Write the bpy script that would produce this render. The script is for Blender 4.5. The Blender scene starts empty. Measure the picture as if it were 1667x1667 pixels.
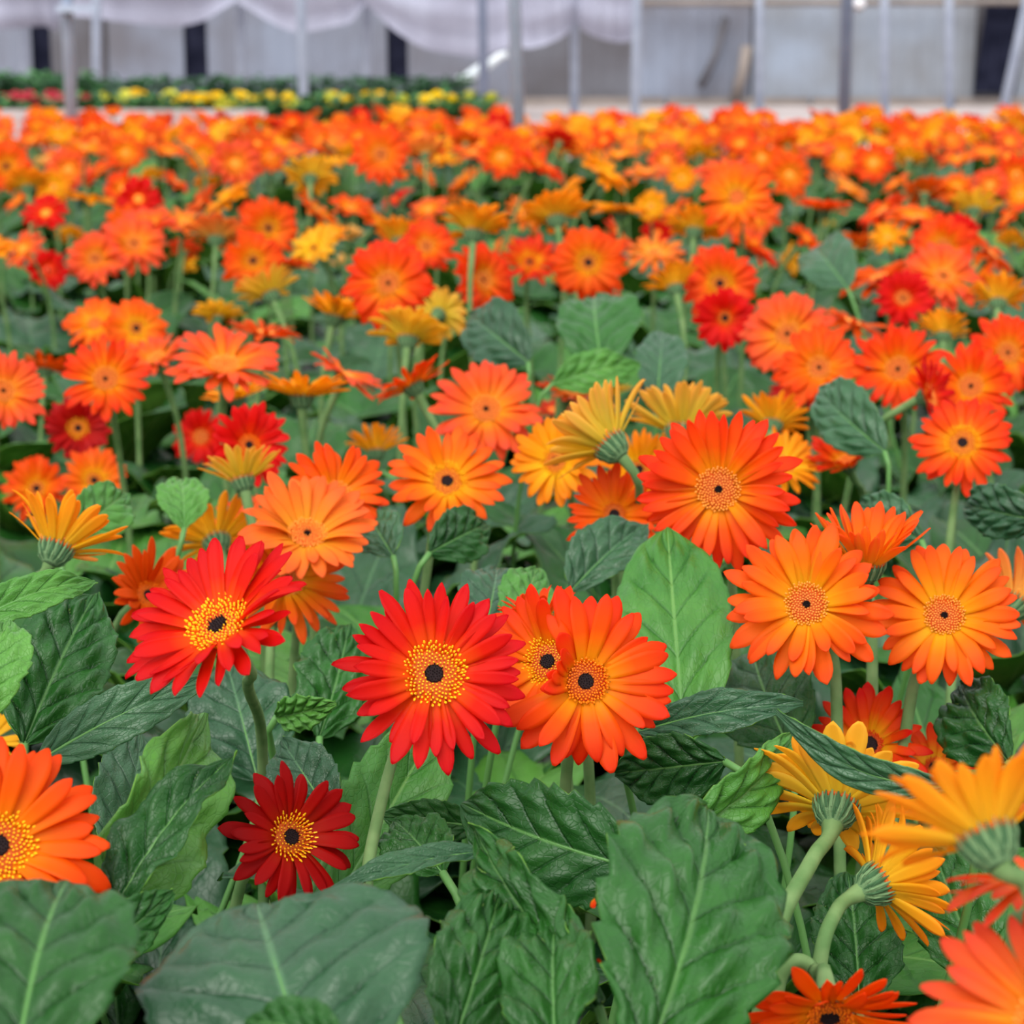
import bpy, math, random
import numpy as np
from mathutils import Vector, Matrix

random.seed(7)
# ------------------------------------------------------------------ camera, world, light, exposure
W = 1667.0
F = 3460.0                      # focal length in pixels of the 1667 frame
PITCH = math.radians(13.0)
CAMZ = 0.74
scene = bpy.context.scene
col = scene.collection
cd = bpy.data.cameras.new('camera')
cam = bpy.data.objects.new('camera', cd)
col.objects.link(cam)
cam.location = (0, 0, CAMZ)
cam.rotation_euler = (math.pi / 2 - PITCH, 0, 0)
cd.sensor_width = 24.0
cd.sensor_height = 24.0
cd.lens = F / W * 24.0
cd.clip_start = 0.05
cd.dof.use_dof = True
cd.dof.focus_distance = 1.11
cd.dof.aperture_fstop = 8.8
cd.dof.aperture_blades = 0
scene.camera = cam
scene.cycles.max_bounces = 6
scene.cycles.adaptive_threshold = .02
scene.cycles.diffuse_bounces = 3
scene.cycles.glossy_bounces = 2
world = bpy.data.worlds.new('greenhouse_daylight')
scene.world = world
world.use_nodes = True
bg = world.node_tree.nodes['Background']
bg.inputs[0].default_value = (0.95, 0.97, 1.0, 1)
bg.inputs[1].default_value = 1.15
sd = bpy.data.lights.new('soft_sun', 'SUN')
sd.energy = 2.7
sd.angle = math.radians(50)
sd.color = (1.0, 0.97, 0.92)
sun = bpy.data.objects.new('soft_sun', sd)
col.objects.link(sun)
sun.rotation_euler = (math.radians(38), math.radians(-14), 0)
scene.view_settings.view_transform = 'Standard'
scene.view_settings.look = 'None'
scene.view_settings.exposure = 0.3
scene.view_settings.gamma = 1.0
scene.view_settings.use_curve_mapping = False

CP, SP = math.cos(PITCH), math.sin(PITCH)
FWD = Vector((0, CP, -SP)); UP = Vector((0, SP, CP)); RIGHT = Vector((1, 0, 0))
CAM = Vector((0, 0, CAMZ))
def ray(u, v):
    return FWD + RIGHT * ((u - W / 2) / F) - UP * ((v - W / 2) / F)
def at(u, v, d):
    """the point at camera depth d seen at pixel (u, v)"""
    return CAM + ray(u, v) * d
def project(p):
    q = p - CAM
    d = q.dot(FWD)
    return W / 2 + F * q.dot(RIGHT) / d, W / 2 - F * q.dot(UP) / d, d
def view_frame(u, v):
    t = -ray(u, v).normalized()
    r = UP.cross(t).normalized()
    return r, t.cross(r).normalized(), t
def on_plane(u, v, z):
    r = ray(u, v)
    return CAM + r * ((z - CAMZ) / r.z)

# ------------------------------------------------------------------ materials
def lin(c):
    return tuple(((x / 255) / 12.92 if x / 255 <= .04045 else ((x / 255 + .055) / 1.055) ** 2.4) for x in c) + (1,)
def nmat(name):
    m = bpy.data.materials.new(name); m.use_nodes = True
    nt = m.node_tree
    b = nt.nodes['Principled BSDF']
    return m, nt, b
def N(nt, t, **kw):
    n = nt.nodes.new(t)
    for k, v in kw.items(): setattr(n, k, v)
    return n
def math_node(nt, op, a, b=None):
    n = N(nt, 'ShaderNodeMath', operation=op)
    for i, x in enumerate((a, b)):
        if x is None: continue
        if isinstance(x, (int, float)): n.inputs[i].default_value = x
        else: nt.links.new(x, n.inputs[i])
    return n.outputs[0]
def mixc(nt, fac, a, b, mode='MIX'):
    n = N(nt, 'ShaderNodeMix', data_type='RGBA', blend_type=mode)
    if isinstance(fac, (int, float)): n.inputs[0].default_value = fac
    else: nt.links.new(fac, n.inputs[0])
    for k, x in ((6, a), (7, b)):
        if isinstance(x, tuple): n.inputs[k].default_value = x
        else: nt.links.new(x, n.inputs[k])
    return n.outputs[2]
def add_translucent(nt, b, colour, fac):
    tr = N(nt, 'ShaderNodeBsdfTranslucent')
    nt.links.new(colour, tr.inputs[0])
    mx = N(nt, 'ShaderNodeMixShader'); mx.inputs[0].default_value = fac
    nt.links.new(b.outputs[0], mx.inputs[1]); nt.links.new(tr.outputs[0], mx.inputs[2])
    nt.links.new(mx.outputs[0], nt.nodes['Material Output'].inputs[0])
def plain(name, c, rough=.6, noise=0, c2=None, spec=.3, scale=30):
    m, nt, b = nmat(name)
    b.inputs['Base Color'].default_value = lin(c)
    b.inputs['Roughness'].default_value = rough
    b.inputs['Specular IOR Level'].default_value = spec
    if c2:
        tc = N(nt, 'ShaderNodeTexCoord'); nz = N(nt, 'ShaderNodeTexNoise')
        nz.inputs['Scale'].default_value = scale; nz.inputs['Detail'].default_value = 4
        nt.links.new(tc.outputs['Object'], nz.inputs['Vector'])
        cr = N(nt, 'ShaderNodeValToRGB')
        cr.color_ramp.elements[0].position = .35; cr.color_ramp.elements[0].color = lin(c)
        cr.color_ramp.elements[1].position = .65; cr.color_ramp.elements[1].color = lin(c2)
        nt.links.new(nz.outputs['Fac'], cr.inputs[0])
        nt.links.new(cr.outputs[0], b.inputs['Base Color'])
    return m
def petal_mat(name, cols, streak=.2, stripe=None):
    """colour along the petal (UV x) with fine lengthwise streaks"""
    m, nt, b = nmat(name)
    uv = N(nt, 'ShaderNodeUVMap'); sep = N(nt, 'ShaderNodeSeparateXYZ')
    nt.links.new(uv.outputs[0], sep.inputs[0])
    oi = N(nt, 'ShaderNodeObjectInfo')
    cr = N(nt, 'ShaderNodeValToRGB'); e = cr.color_ramp.elements
    pos = [.08, .45, .95]
    while len(e) < len(cols): e.new(.5)
    for i, c in enumerate(cols):
        e[i].position = pos[i]; e[i].color = lin(c)
    sh = math_node(nt, 'ADD', sep.outputs[0], math_node(nt, 'MULTIPLY', math_node(nt, 'SUBTRACT', oi.outputs['Random'], .5), .22))
    nt.links.new(sh, cr.inputs[0])
    cmb = N(nt, 'ShaderNodeCombineXYZ')
    nt.links.new(math_node(nt, 'MULTIPLY', sep.outputs[0], 1.2), cmb.inputs[0])
    nt.links.new(math_node(nt, 'MULTIPLY', sep.outputs[1], 9), cmb.inputs[1])
    nt.links.new(math_node(nt, 'MULTIPLY', oi.outputs['Random'], 40), cmb.inputs[2])
    nz = N(nt, 'ShaderNodeTexNoise'); nz.inputs['Scale'].default_value = 1.6; nz.inputs['Detail'].default_value = 3
    nt.links.new(cmb.outputs[0], nz.inputs['Vector'])
    dk = mixc(nt, 1.0, cr.outputs[0], (.84, .72, .68, 1), 'MULTIPLY')
    f = math_node(nt, 'MULTIPLY', math_node(nt, 'SMOOTH_MIN', math_node(nt, 'MULTIPLY', nz.outputs['Fac'], 1.0), 1.0), streak * 2)
    c = mixc(nt, f, cr.outputs[0], dk)
    if stripe:
        a = math_node(nt, 'ABSOLUTE', math_node(nt, 'SUBTRACT', sep.outputs[1], .5))
        mk = N(nt, 'ShaderNodeMapRange'); mk.inputs[1].default_value = .30; mk.inputs[2].default_value = .10
        mk.inputs[3].default_value = 0; mk.inputs[4].default_value = .32
        nt.links.new(a, mk.inputs[0])
        c = mixc(nt, mk.outputs[0], c, lin(stripe))
    nt.links.new(c, b.inputs['Base Color'])
    b.inputs['Roughness'].default_value = .55
    b.inputs['Specular IOR Level'].default_value = .22
    add_translucent(nt, b, c, .58)
    return m
PAL = {
 # name: front (base, middle, tip), back (base, middle, tip), stripe on the back
 'crimson':  ([(255,105,5),(244,40,8),(226,12,26)], [(240,150,30),(235,60,30),(225,25,40)], (235,120,30)),
 'scarlet':  ([(255,170,8),(255,106,5),(246,60,12)],  [(245,190,40),(245,120,20),(238,70,25)], (235,170,40)),
 'orange':   ([(255,196,24),(255,146,12),(251,98,26)], [(255,210,60),(255,176,40),(252,126,48)], (245,186,50)),
 'tangerine':([(255,160,10),(255,120,4),(252,84,10)], [(245,180,30),(245,130,15),(240,90,20)], (220,140,30)),
 'coral':    ([(255,172,30),(253,124,38),(248,94,60)], [(250,185,60),(248,120,50),(244,95,60)], (235,150,50)),
 'darkred':  ([(205,40,4),(204,14,6),(192,6,12)],   [(205,60,20),(200,20,15),(190,10,15)], (200,70,20)),
 'ruby':     ([(250,70,5),(240,22,4),(232,8,8)],    [(240,110,20),(235,40,15),(230,15,15)], (235,80,20)),
 'amber':    ([(255,212,24),(255,186,12),(254,154,12)], [(255,214,50),(255,204,40),(255,178,38)], (236,172,30)),
 'yellow':   ([(250,220,40),(250,205,45),(250,190,40)], [(255,226,60),(255,222,66),(255,206,72)], (240,188,46)),
 'lime':     ([(246,214,70),(246,200,60),(244,170,60)], [(244,218,60),(250,222,80),(252,206,96)], (206,190,56)),
 'peach':    ([(255,196,50),(255,164,50),(250,122,52)], [(252,200,90),(252,180,80),(250,150,80)], (240,170,70)),
 'flame':    ([(255,196,25),(250,96,8),(228,24,6)],  [(245,190,40),(240,100,20),(228,40,15)], (235,140,30)),
 'rust':     ([(240,110,5),(236,98,4),(232,90,6)],   [(244,140,20),(244,126,16),(242,112,14)], (224,116,12)),
 'cream':    ([(250,220,150),(250,215,130),(248,200,110)], [(250,220,140),(248,214,130),(246,200,110)], (240,190,100)),
}
PM = {k: (petal_mat('petal_%s_face' % k, v[0]), petal_mat('petal_%s_back' % k, v[1], .12, v[2])) for k, v in PAL.items()}
def leaf_mat(name, dark, light, vein, rib, rough, spec, under=False):
    m, nt, b = nmat(name)
    uv = N(nt, 'ShaderNodeUVMap'); sep = N(nt, 'ShaderNodeSeparateXYZ')
    nt.links.new(uv.outputs[0], sep.inputs[0])
    oi = N(nt, 'ShaderNodeObjectInfo')
    a = math_node(nt, 'ABSOLUTE', math_node(nt, 'MULTIPLY', math_node(nt, 'SUBTRACT', sep.outputs[1], .5), 2))
    # side veins follow the same curves as the relief of the mesh
    ph = math_node(nt, 'ADD', math_node(nt, 'SUBTRACT', math_node(nt, 'MULTIPLY', sep.outputs[0], 6.0), math_node(nt, 'MULTIPLY', a, 1.9)), math_node(nt, 'MULTIPLY', math_node(nt, 'MULTIPLY', a, a), .5))
    fr = math_node(nt, 'FRACT', math_node(nt, 'ADD', ph, 5.0))
    ds = math_node(nt, 'SUBTRACT', .5, math_node(nt, 'ABSOLUTE', math_node(nt, 'SUBTRACT', fr, .5)))
    mr = N(nt, 'ShaderNodeMapRange'); nt.links.new(ds, mr.inputs[0])
    mr.inputs[1].default_value = .01; mr.inputs[2].default_value = .075; mr.inputs[3].default_value = 1; mr.inputs[4].default_value = 0
    fade = N(nt, 'ShaderNodeMapRange'); nt.links.new(a, fade.inputs[0])
    fade.inputs[1].default_value = .5; fade.inputs[2].default_value = .95; fade.inputs[3].default_value = 1; fade.inputs[4].default_value = 0
    lat = math_node(nt, 'MULTIPLY', mr.outputs[0], fade.outputs[0])
    mm = N(nt, 'ShaderNodeMapRange'); nt.links.new(a, mm.inputs[0])
    mm.inputs[1].default_value = .012; mm.inputs[2].default_value = .04; mm.inputs[3].default_value = 1; mm.inputs[4].default_value = 0
    tc = N(nt, 'ShaderNodeTexCoord')
    nz = N(nt, 'ShaderNodeTexNoise'); nz.inputs['Scale'].default_value = 32; nz.inputs['Detail'].default_value = 5
    nt.links.new(tc.outputs['Object'], nz.inputs['Vector'])
    f = math_node(nt, 'ADD', math_node(nt, 'MULTIPLY', oi.outputs['Random'], .55), math_node(nt, 'MULTIPLY', math_node(nt, 'SUBTRACT', nz.outputs['Fac'], .3), 1.1))
    f.node.use_clamp = True
    c = mixc(nt, f, lin(dark), lin(light))
    vo = N(nt, 'ShaderNodeTexVoronoi'); vo.feature = 'DISTANCE_TO_EDGE'; vo.inputs['Scale'].default_value = 19
    mp = N(nt, 'ShaderNodeCombineXYZ')
    nt.links.new(math_node(nt, 'MULTIPLY', sep.outputs[0], 1.5), mp.inputs[0]); nt.links.new(sep.outputs[1], mp.inputs[1]); nt.links.new(oi.outputs['Random'], mp.inputs[2])
    nt.links.new(mp.outputs[0], vo.inputs['Vector'])
    net = N(nt, 'ShaderNodeMapRange'); nt.links.new(vo.outputs['Distance'], net.inputs[0])
    net.inputs[1].default_value = .0; net.inputs[2].default_value = .10; net.inputs[3].default_value = 1; net.inputs[4].default_value = 0
    net = net.outputs[0]
    c = mixc(nt, math_node(nt, 'MULTIPLY', net, .10), c, lin(vein))
    c = mixc(nt, math_node(nt, 'MULTIPLY', lat, .45), c, lin(vein))  # side veins; on upper sides their dark also paints shade in the furrows
    c = mixc(nt, math_node(nt, 'MULTIPLY', mm.outputs[0], .8), c, lin(rib))
    nt.links.new(c, b.inputs['Base Color'])
    b.inputs['Roughness'].default_value = rough
    b.inputs['Specular IOR Level'].default_value = spec
    n2 = N(nt, 'ShaderNodeTexNoise'); n2.inputs['Scale'].default_value = 75; n2.inputs['Detail'].default_value = 3
    nt.links.new(tc.outputs['Object'], n2.inputs['Vector'])
    hgt = math_node(nt, 'SUBTRACT', math_node(nt, 'SUBTRACT', math_node(nt, 'MULTIPLY', n2.outputs['Fac'], .9), math_node(nt, 'MULTIPLY', lat, .4)), math_node(nt, 'MULTIPLY', math_node(nt, 'POWER', net, 1.5), .10))
    bp = N(nt, 'ShaderNodeBump'); bp.inputs['Strength'].default_value = .6; bp.inputs['Distance'].default_value = .0024
    if under: bp.invert = True
    nt.links.new(hgt, bp.inputs['Height']); nt.links.new(bp.outputs[0], b.inputs['Normal'])
    add_translucent(nt, b, c, .2)
    return m
LEAF_TOP = leaf_mat('leaf_upper_side', (14, 62, 20), (46, 104, 34), (10, 44, 18), (90, 140, 70), .38, .38)
LEAF_BLUE = leaf_mat('leaf_bluish_upper_side', (28, 70, 42), (56, 102, 62), (22, 56, 36), (78, 122, 80), .38, .5)
LEAF_BRIGHT = leaf_mat('leaf_bright_upper_side', (46, 108, 32), (92, 150, 58), (34, 82, 30), (110, 158, 78), .42, .4)  # lighter leaf green, with light put into the colour of lit and backlit leaves
LEAF_UNDER = leaf_mat('leaf_under_side', (74, 122, 34), (104, 152, 58), (136, 172, 84), (140, 176, 92), .6, .25, True)
RIB = plain('leaf_midrib', (84, 132, 66), .5, spec=.4)
STEM = plain('flower_stem', (84, 118, 66), .7, c2=(110, 138, 86), spec=.2, scale=60)
CUP = plain('sepal_cup', (70, 104, 66), .75, c2=(112, 140, 98), spec=.15, scale=160)
CUP2 = plain('bract_light', (104, 134, 92), .75, spec=.15)
CUP3 = plain('bract_dark', (62, 96, 62), .75, spec=.15)
DISCB = plain('disc_base', (190, 84, 14), .7)
FL_YEL = plain('floret_yellow', (255, 196, 24), .55)
FL_ORA = plain('floret_orange', (250, 128, 10), .55)
FL_RED = plain('floret_red', (226, 62, 14), .55)
FL_PEA = plain('floret_peach', (250, 162, 66), .55)
FL_BRN = plain('floret_brown', (168, 66, 16), .6)
EYE = plain('eye_dark', (14, 6, 8), .8, c2=(36, 12, 14), scale=300)

# ------------------------------------------------------------------ object helpers
def new_obj(name, data, parent=None, M=None):
    o = bpy.data.objects.new(name, data)
    col.objects.link(o)
    if parent is not None: o.parent = parent
    if M is not None: o.matrix_basis = M
    return o
def thing(name, label, cat, loc=(0, 0, 0), group=None):
    o = new_obj(name, None); o.location = loc
    o.empty_display_size = .02
    o['label'] = label; o['category'] = cat
    if group: o['group'] = group
    return o
def tag(o, label, cat, group=None, kind=None):
    o['label'] = label; o['category'] = cat
    if group: o['group'] = group
    if kind: o['kind'] = kind
    return o
def mesh(name, verts, faces, mats, midx=None, uvs=None, smooth=True):
    me = bpy.data.meshes.new(name)
    me.from_pydata([tuple(v) for v in verts], [], faces)
    for m in mats: me.materials.append(m)
    if midx is not None: me.polygons.foreach_set('material_index', midx)
    if smooth: me.polygons.foreach_set('use_smooth', [True] * len(faces))
    if uvs is not None:
        l = me.uv_layers.new(name='UVMap')
        idx = np.empty(len(me.loops), dtype=np.int32); me.loops.foreach_get('vertex_index', idx)
        l.data.foreach_set('uv', np.asarray(uvs, dtype=np.float32)[idx].ravel())
    me.update()
    return me
ORD = ['leftmost'] + [w + ' from left' for w in ('second', 'third', 'fourth', 'fifth', 'sixth', 'seventh', 'eighth', 'ninth', 'tenth', 'eleventh', 'twelfth', 'thirteenth', 'fourteenth', 'fifteenth', 'sixteenth')]
def single_out(items, key):
    """[(item, label)]: look-alikes with one key are told apart by their order from the left (item[0] = u)"""
    d = {}
    for it in items: d.setdefault(key(it), []).append(it)
    out = []
    for k, its in d.items():
        its.sort(key=lambda q: q[0])
        for i, it in enumerate(its):
            out.append((it, k if len(its) == 1 else '%s %s' % ('rightmost' if i == len(its) - 1 else ORD[i], k)))
    return out
class MB:
    """collects pieces for one mesh"""
    def __init__(s): s.v = []; s.f = []; s.m = []
    def add(s, verts, faces, mi=0):
        o = len(s.v); s.v += [tuple(x) for x in verts]
        s.f += [tuple(i + o for i in f) for f in faces]; s.m += [mi] * len(faces)
    def box(s, a, b, mi=0):
        (x0, y0, z0), (x1, y1, z1) = a, b
        s.add([(x0,y0,z0),(x1,y0,z0),(x1,y1,z0),(x0,y1,z0),(x0,y0,z1),(x1,y0,z1),(x1,y1,z1),(x0,y1,z1)],
              [(0,3,2,1),(4,5,6,7),(0,1,5,4),(1,2,6,5),(2,3,7,6),(3,0,4,7)], mi)
    def tube(s, pts, rad, n=8, mi=0, cap=True):
        pts = [Vector(p) for p in pts]
        rads = rad if isinstance(rad, (list, tuple)) else [rad] * len(pts)
        t0 = (pts[1] - pts[0]).normalized()
        a = t0.orthogonal().normalized()
        vs, fs = [], []
        for i, p in enumerate(pts):
            t = (pts[min(i + 1, len(pts) - 1)] - pts[max(i - 1, 0)]).normalized()
            a = (a - t * a.dot(t)).normalized(); b = t.cross(a)
            for k in range(n):
                an = 2 * math.pi * k / n
                vs.append(p + (a * math.cos(an) + b * math.sin(an)) * rads[i])
        for i in range(len(pts) - 1):
            for k in range(n):
                k2 = (k + 1) % n
                fs.append((i * n + k, i * n + k2, (i + 1) * n + k2, (i + 1) * n + k))
        if cap:
            fs.append(tuple(range(n - 1, -1, -1))); fs.append(tuple((len(pts) - 1) * n + k for k in range(n)))
        s.add(vs, fs, mi)
    def mesh(s, name, mats, smooth=True): return mesh(name, s.v, s.f, mats, s.m, None, smooth)

# ------------------------------------------------------------------ petals, discs, cups, stems
def petal_arrays(rng, nl, nw, wide, arch, chan, tipdrop, twist, notch, pointed):
    """a petal of unit length along +x: two skins, face (material 0) and back (1), closed at the rim"""
    verts, uvs = [], []
    th = .012
    side = rng.uniform(-.05, .05)
    for layer in (0, 1):
        for i in range(nl + 1):
            t = i / nl
            tt = 1 - (1 - t) ** 1.25 if i else 0
            grow = .50 + .50 * math.sin(min(tt / .74, 1) * math.pi / 2)
            end = 1 if tt < .70 else max(0, 1 - ((tt - .70) / .30) ** (2.5 - .5 * pointed)) ** (.5 + .2 * pointed)
            w = wide * grow * max(end, .22 if i == nl else 0)
            for j in range(nw + 1):
                a = -1 + 2 * j / nw
                y = a * w * .5
                x = tt - (notch * (1 - abs(a)) if i == nl else 0) - .03 * abs(a) * tt
                z = arch * math.sin(tt * math.pi * .62) - tipdrop * tt ** 3
                z += chan * (abs(a) ** 1.7) * wide * .5 * (1 - .5 * tt)
                if 0 < abs(a) < 1: z -= .012 * math.sin(math.pi * tt)
                c, s = math.cos(twist * tt), math.sin(twist * tt)
                z2 = z + y * s; y2 = y * c + side * tt * tt
                verts.append((x, y2, z2 - (th if layer else 0)))
                uvs.append((tt, (a + 1) / 2))
    faces, mi = [], []
    n = nw + 1; off = (nl + 1) * n
    for i in range(nl):
        for j in range(nw):
            a, b, c, d = i * n + j, (i + 1) * n + j, (i + 1) * n + j + 1, i * n + j + 1
            faces.append((a, b, c, d)); mi.append(0)
            faces.append((a + off, d + off, c + off, b + off)); mi.append(1)
    for i in range(nl):
        a, b = i * n, (i + 1) * n
        faces.append((a, a + off, b + off, b)); mi.append(0)
        a, b = i * n + nw, (i + 1) * n + nw
        faces.append((a, b, b + off, a + off)); mi.append(0)
    for j in range(nw):
        a, b = nl * n + j, nl * n + j + 1
        faces.append((a, a + off, b + off, b)); mi.append(0)
    return np.array(verts), faces, mi, np.array(uvs)
rngp = random.Random(11)
def petal_set(count, nl, nw, wide):
    return [petal_arrays(rngp, nl, nw, wide * rngp.uniform(.88, 1.12), rngp.uniform(-.03, .14), rngp.uniform(.0, .6),
                         rngp.uniform(-.06, .24), rngp.uniform(-.35, .35), rngp.uniform(0, .03), rngp.uniform(.2, .9)) for _ in range(count)]
PSET = {'slim': petal_set(9, 9, 4, .215), 'broad': petal_set(9, 9, 4, .265), 'full': petal_set(9, 6, 4, .34)}
PFAR = petal_set(5, 4, 2, .42)
_pm = {}
def petal_mesh(kind, i, pal):
    k = (kind, i, pal)
    if k not in _pm:
        v, f, m, uv = PSET[kind][i]
        _pm[k] = mesh('petal_%s_%s' % (pal, kind), v, f, PM[pal], m, uv)
    return _pm[k]
def petal_layout(rng, n, cup, jit, rows=2):
    """matrices of the petals of one bloom of unit radius, normal +z"""
    out = []
    for i in range(n):
        th = 2 * math.pi * (i + rng.uniform(-.36, .36)) / n
        row = i % rows
        al = math.radians(cup + (8 if row else -5) + rng.uniform(-jit, jit))
        L = (.90 - .09 * row) * rng.uniform(.84, 1.06)
        r0 = .2
        M = Matrix.Rotation(th, 4, 'Z') @ Matrix.Translation((r0, 0, .012 * row)) @ Matrix.Rotation(-al, 4, 'Y') @ \
            Matrix.Rotation(rng.uniform(-.28, .28), 4, 'X') @ Matrix.Diagonal((L, L, L, 1))
        out.append(M)
    return out
def lathe(prof, n, ridge=0, jag=0):
    vs, fs = [], []
    for i, (r, z) in enumerate(prof):
        for k in range(n):
            a = 2 * math.pi * k / n
            rr = r * (1 + ridge * (1 if k % 2 else -1) * (i > 0))
            zz = z + (jag * (1 if k % 2 else -1) if i == len(prof) - 1 else 0)
            vs.append((rr * math.cos(a), rr * math.sin(a), zz))
    for i in range(len(prof) - 1):
        for k in range(n):
            k2 = (k + 1) % n
            fs.append((i * n + k, i * n + k2, (i + 1) * n + k2, (i + 1) * n + k))
    fs.append(tuple(range(n - 1, -1, -1)))
    return vs, fs
def cup_mesh():
    """sepal cup: a shallow bowl wrapped in two rows of narrow pointed bracts"""
    mb = MB()
    prof = [(.045, -.30), (.11, -.28), (.175, -.21), (.215, -.12), (.235, -.02), (.24, .02)]
    v, f = lathe(prof, 28); mb.add(v, f, 0)
    def surf(q, a, o):
        q = min(q, .999) * (len(prof) - 1); k = int(q); g = q - k
        r = prof[k][0] * (1 - g) + prof[k + 1][0] * g + o; z = prof[k][1] * (1 - g) + prof[k + 1][1] * g
        return (r * math.cos(a), r * math.sin(a), z)
    rng = random.Random(8)
    for row, (cnt, q0, q1, o) in enumerate(((22, .12, .72, .016), (26, .35, .98, .010), (26, .5, 1.0, .03))):
        for i in range(cnt):
            a = 2 * math.pi * (i + .5 * row + rng.uniform(-.15, .15)) / cnt
            w = .62 * math.pi / cnt; top = q1 * rng.uniform(.93, 1.0)
            tip = surf(top, a, o + .012); ext = .07 if row == 2 else 0
            pts = [surf(q0, a - w, o * .4), surf(q0, a + w, o * .4), surf((q0 + top) / 2, a - w, o), surf((q0 + top) / 2, a + w, o), surf((q0 + top) / 2, a, o + .012),
                   (tip[0], tip[1], tip[2] + ext)]
            mb.add(pts, [(0, 1, 4), (0, 4, 2), (1, 3, 4), (2, 4, 5), (4, 3, 5)], 1 if (i + row) % 2 else 2)
    return mb.mesh('sepal_cup', [CUP, CUP2, CUP3], False)
CUP_ME = cup_mesh()
_v, _f = lathe([(.05, -.27), (.17, -.2), (.23, 0)], 10)
CUP_FAR = mesh('sepal_cup_small', _v, _f, [CUP])
def floret_mesh(name, rd, re, mats, n=170, long=.09, lean=.6):
    """tiny upright florets packed on the disc between the eye and the rim; shaft material 0/1, tips 2"""
    mb = MB(); rng = random.Random(len(name) * 31)
    ga = math.pi * (3 - 5 ** .5)
    for i in range(n):
        r = math.sqrt(re * re + (rd * rd - re * re) * (i + .5) / n)
        a = i * ga; q = (r - re) / (rd - re)
        h = long * (.45 + .75 * q) * rng.uniform(.8, 1.2)
        base = Vector((r * math.cos(a), r * math.sin(a), .055 - .03 * q))
        out = Vector((math.cos(a), math.sin(a), 0))
        d = (Vector((0, 0, 1)) + out * lean * q + Vector((rng.uniform(-.15, .15), rng.uniform(-.15, .15), 0))).normalized()
        w = .0085 + .004 * q
        x = d.orthogonal().normalized(); y = d.cross(x)
        ring = lambda p, s: [p + x * s, p + y * s, p - x * s, p - y * s]
        p1 = base + d * h * .68; p2 = base + d * h
        v = ring(base, w * .7) + ring(p1, w * .8) + ring(p1 + d * h * .04, w * 1.35) + ring(p2, w * .7)
        sd_ = 1 if q > .45 else 0
        fc = [(k, (k + 1) % 4, 4 + (k + 1) % 4, 4 + k) for k in range(4)]
        mb.add(v, fc, sd_)
        o = len(mb.v) - 16
        tf = [(o + 8 + k, o + 8 + (k + 1) % 4, o + 12 + (k + 1) % 4, o + 12 + k) for k in range(4)] + [(o + 12, o + 13, o + 14, o + 15)]
        tf += [(o + 4 + k, o + 4 + (k + 1) % 4, o + 8 + (k + 1) % 4, o + 8 + k) for k in range(4)]
        mb.f += tf; mb.m += [2] * len(tf)
    return mb.mesh(name, mats, False)
def eye_mesh(name, re):
    mb = MB(); rng = random.Random(5)
    ga = math.pi * (3 - 5 ** .5); n = max(26, int(420 * re))
    v, f = lathe([(re * 1.08, .04), (re * .85, .066), (re * .3, .064), (.002, .062)], 12)
    mb.add(v, f)
    for i in range(n):
        r = re * math.sqrt((i + .5) / n); a = i * ga
        b = Vector((r * math.cos(a), r * math.sin(a), .058)); h = rng.uniform(.03, .06) * (.6 + .6 * r / re)
        w = .011
        mb.add([b + Vector((w, 0, 0)), b + Vector((0, w, 0)), b + Vector((-w, 0, 0)), b + Vector((0, -w, 0)), b + Vector((.1 * b.x, .1 * b.y, h))],
               [(0, 1, 4), (1, 2, 4), (2, 3, 4), (3, 0, 4)])
    return mb.mesh(name, [EYE], False)
def disc_mesh(name, rd):
    v, f = lathe([(rd * .9, -.03), (rd, .01), (rd * .9, .035), (rd * .5, .05), (.003, .05)], 20)
    return mesh(name, v, f, [DISCB])
DISC = {}
def disc_kind(key, rd, re, mats, n, long, lean):
    DISC[key] = (disc_mesh('disc_' + key, rd), floret_mesh('florets_' + key, rd, max(re, .03), mats, n, long, lean), eye_mesh('eye_' + key, re) if re > .02 else None)
disc_kind('golden', .325, .105, [FL_RED, FL_ORA, FL_YEL], 210, .085, .5)
disc_kind('fiery', .235, .095, [FL_RED, FL_RED, FL_ORA], 170, .07, .45)
disc_kind('peach', .265, .05, [FL_RED, FL_ORA, FL_PEA], 200, .07, .4)
disc_kind('ring', .235, .155, [FL_RED, FL_RED, FL_RED], 120, .06, .5)
disc_kind('thread', .27, .12, [FL_BRN, FL_ORA, FL_YEL], 110, .13, 1.1)
disc_kind('plain', .26, .0, [FL_ORA, FL_ORA, FL_PEA], 150, .07, .4)
disc_kind('dark', .24, .11, [FL_BRN, FL_RED, FL_ORA], 130, .07, .5)
def far_disc(name, c_rim, eye):
    mb = MB()
    v, f = lathe([(.25, -.02), (.25, .05), (.16, .08), (.003, .08)], 10); mb.add(v, f, 0)
    if eye:
        v, f = lathe([(.085, .06), (.085, .095), (.002, .09)], 8); mb.add(v, f, 1)
    return mb.mesh(name, [c_rim, EYE])
FDISC = {'golden': far_disc('disc_small_golden', FL_ORA, True), 'fiery': far_disc('disc_small_fiery', FL_RED, True),
         'peach': far_disc('disc_small_peach', FL_ORA, False), 'plain': far_disc('disc_small_plain', FL_ORA, False)}
_ph = {}
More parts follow.
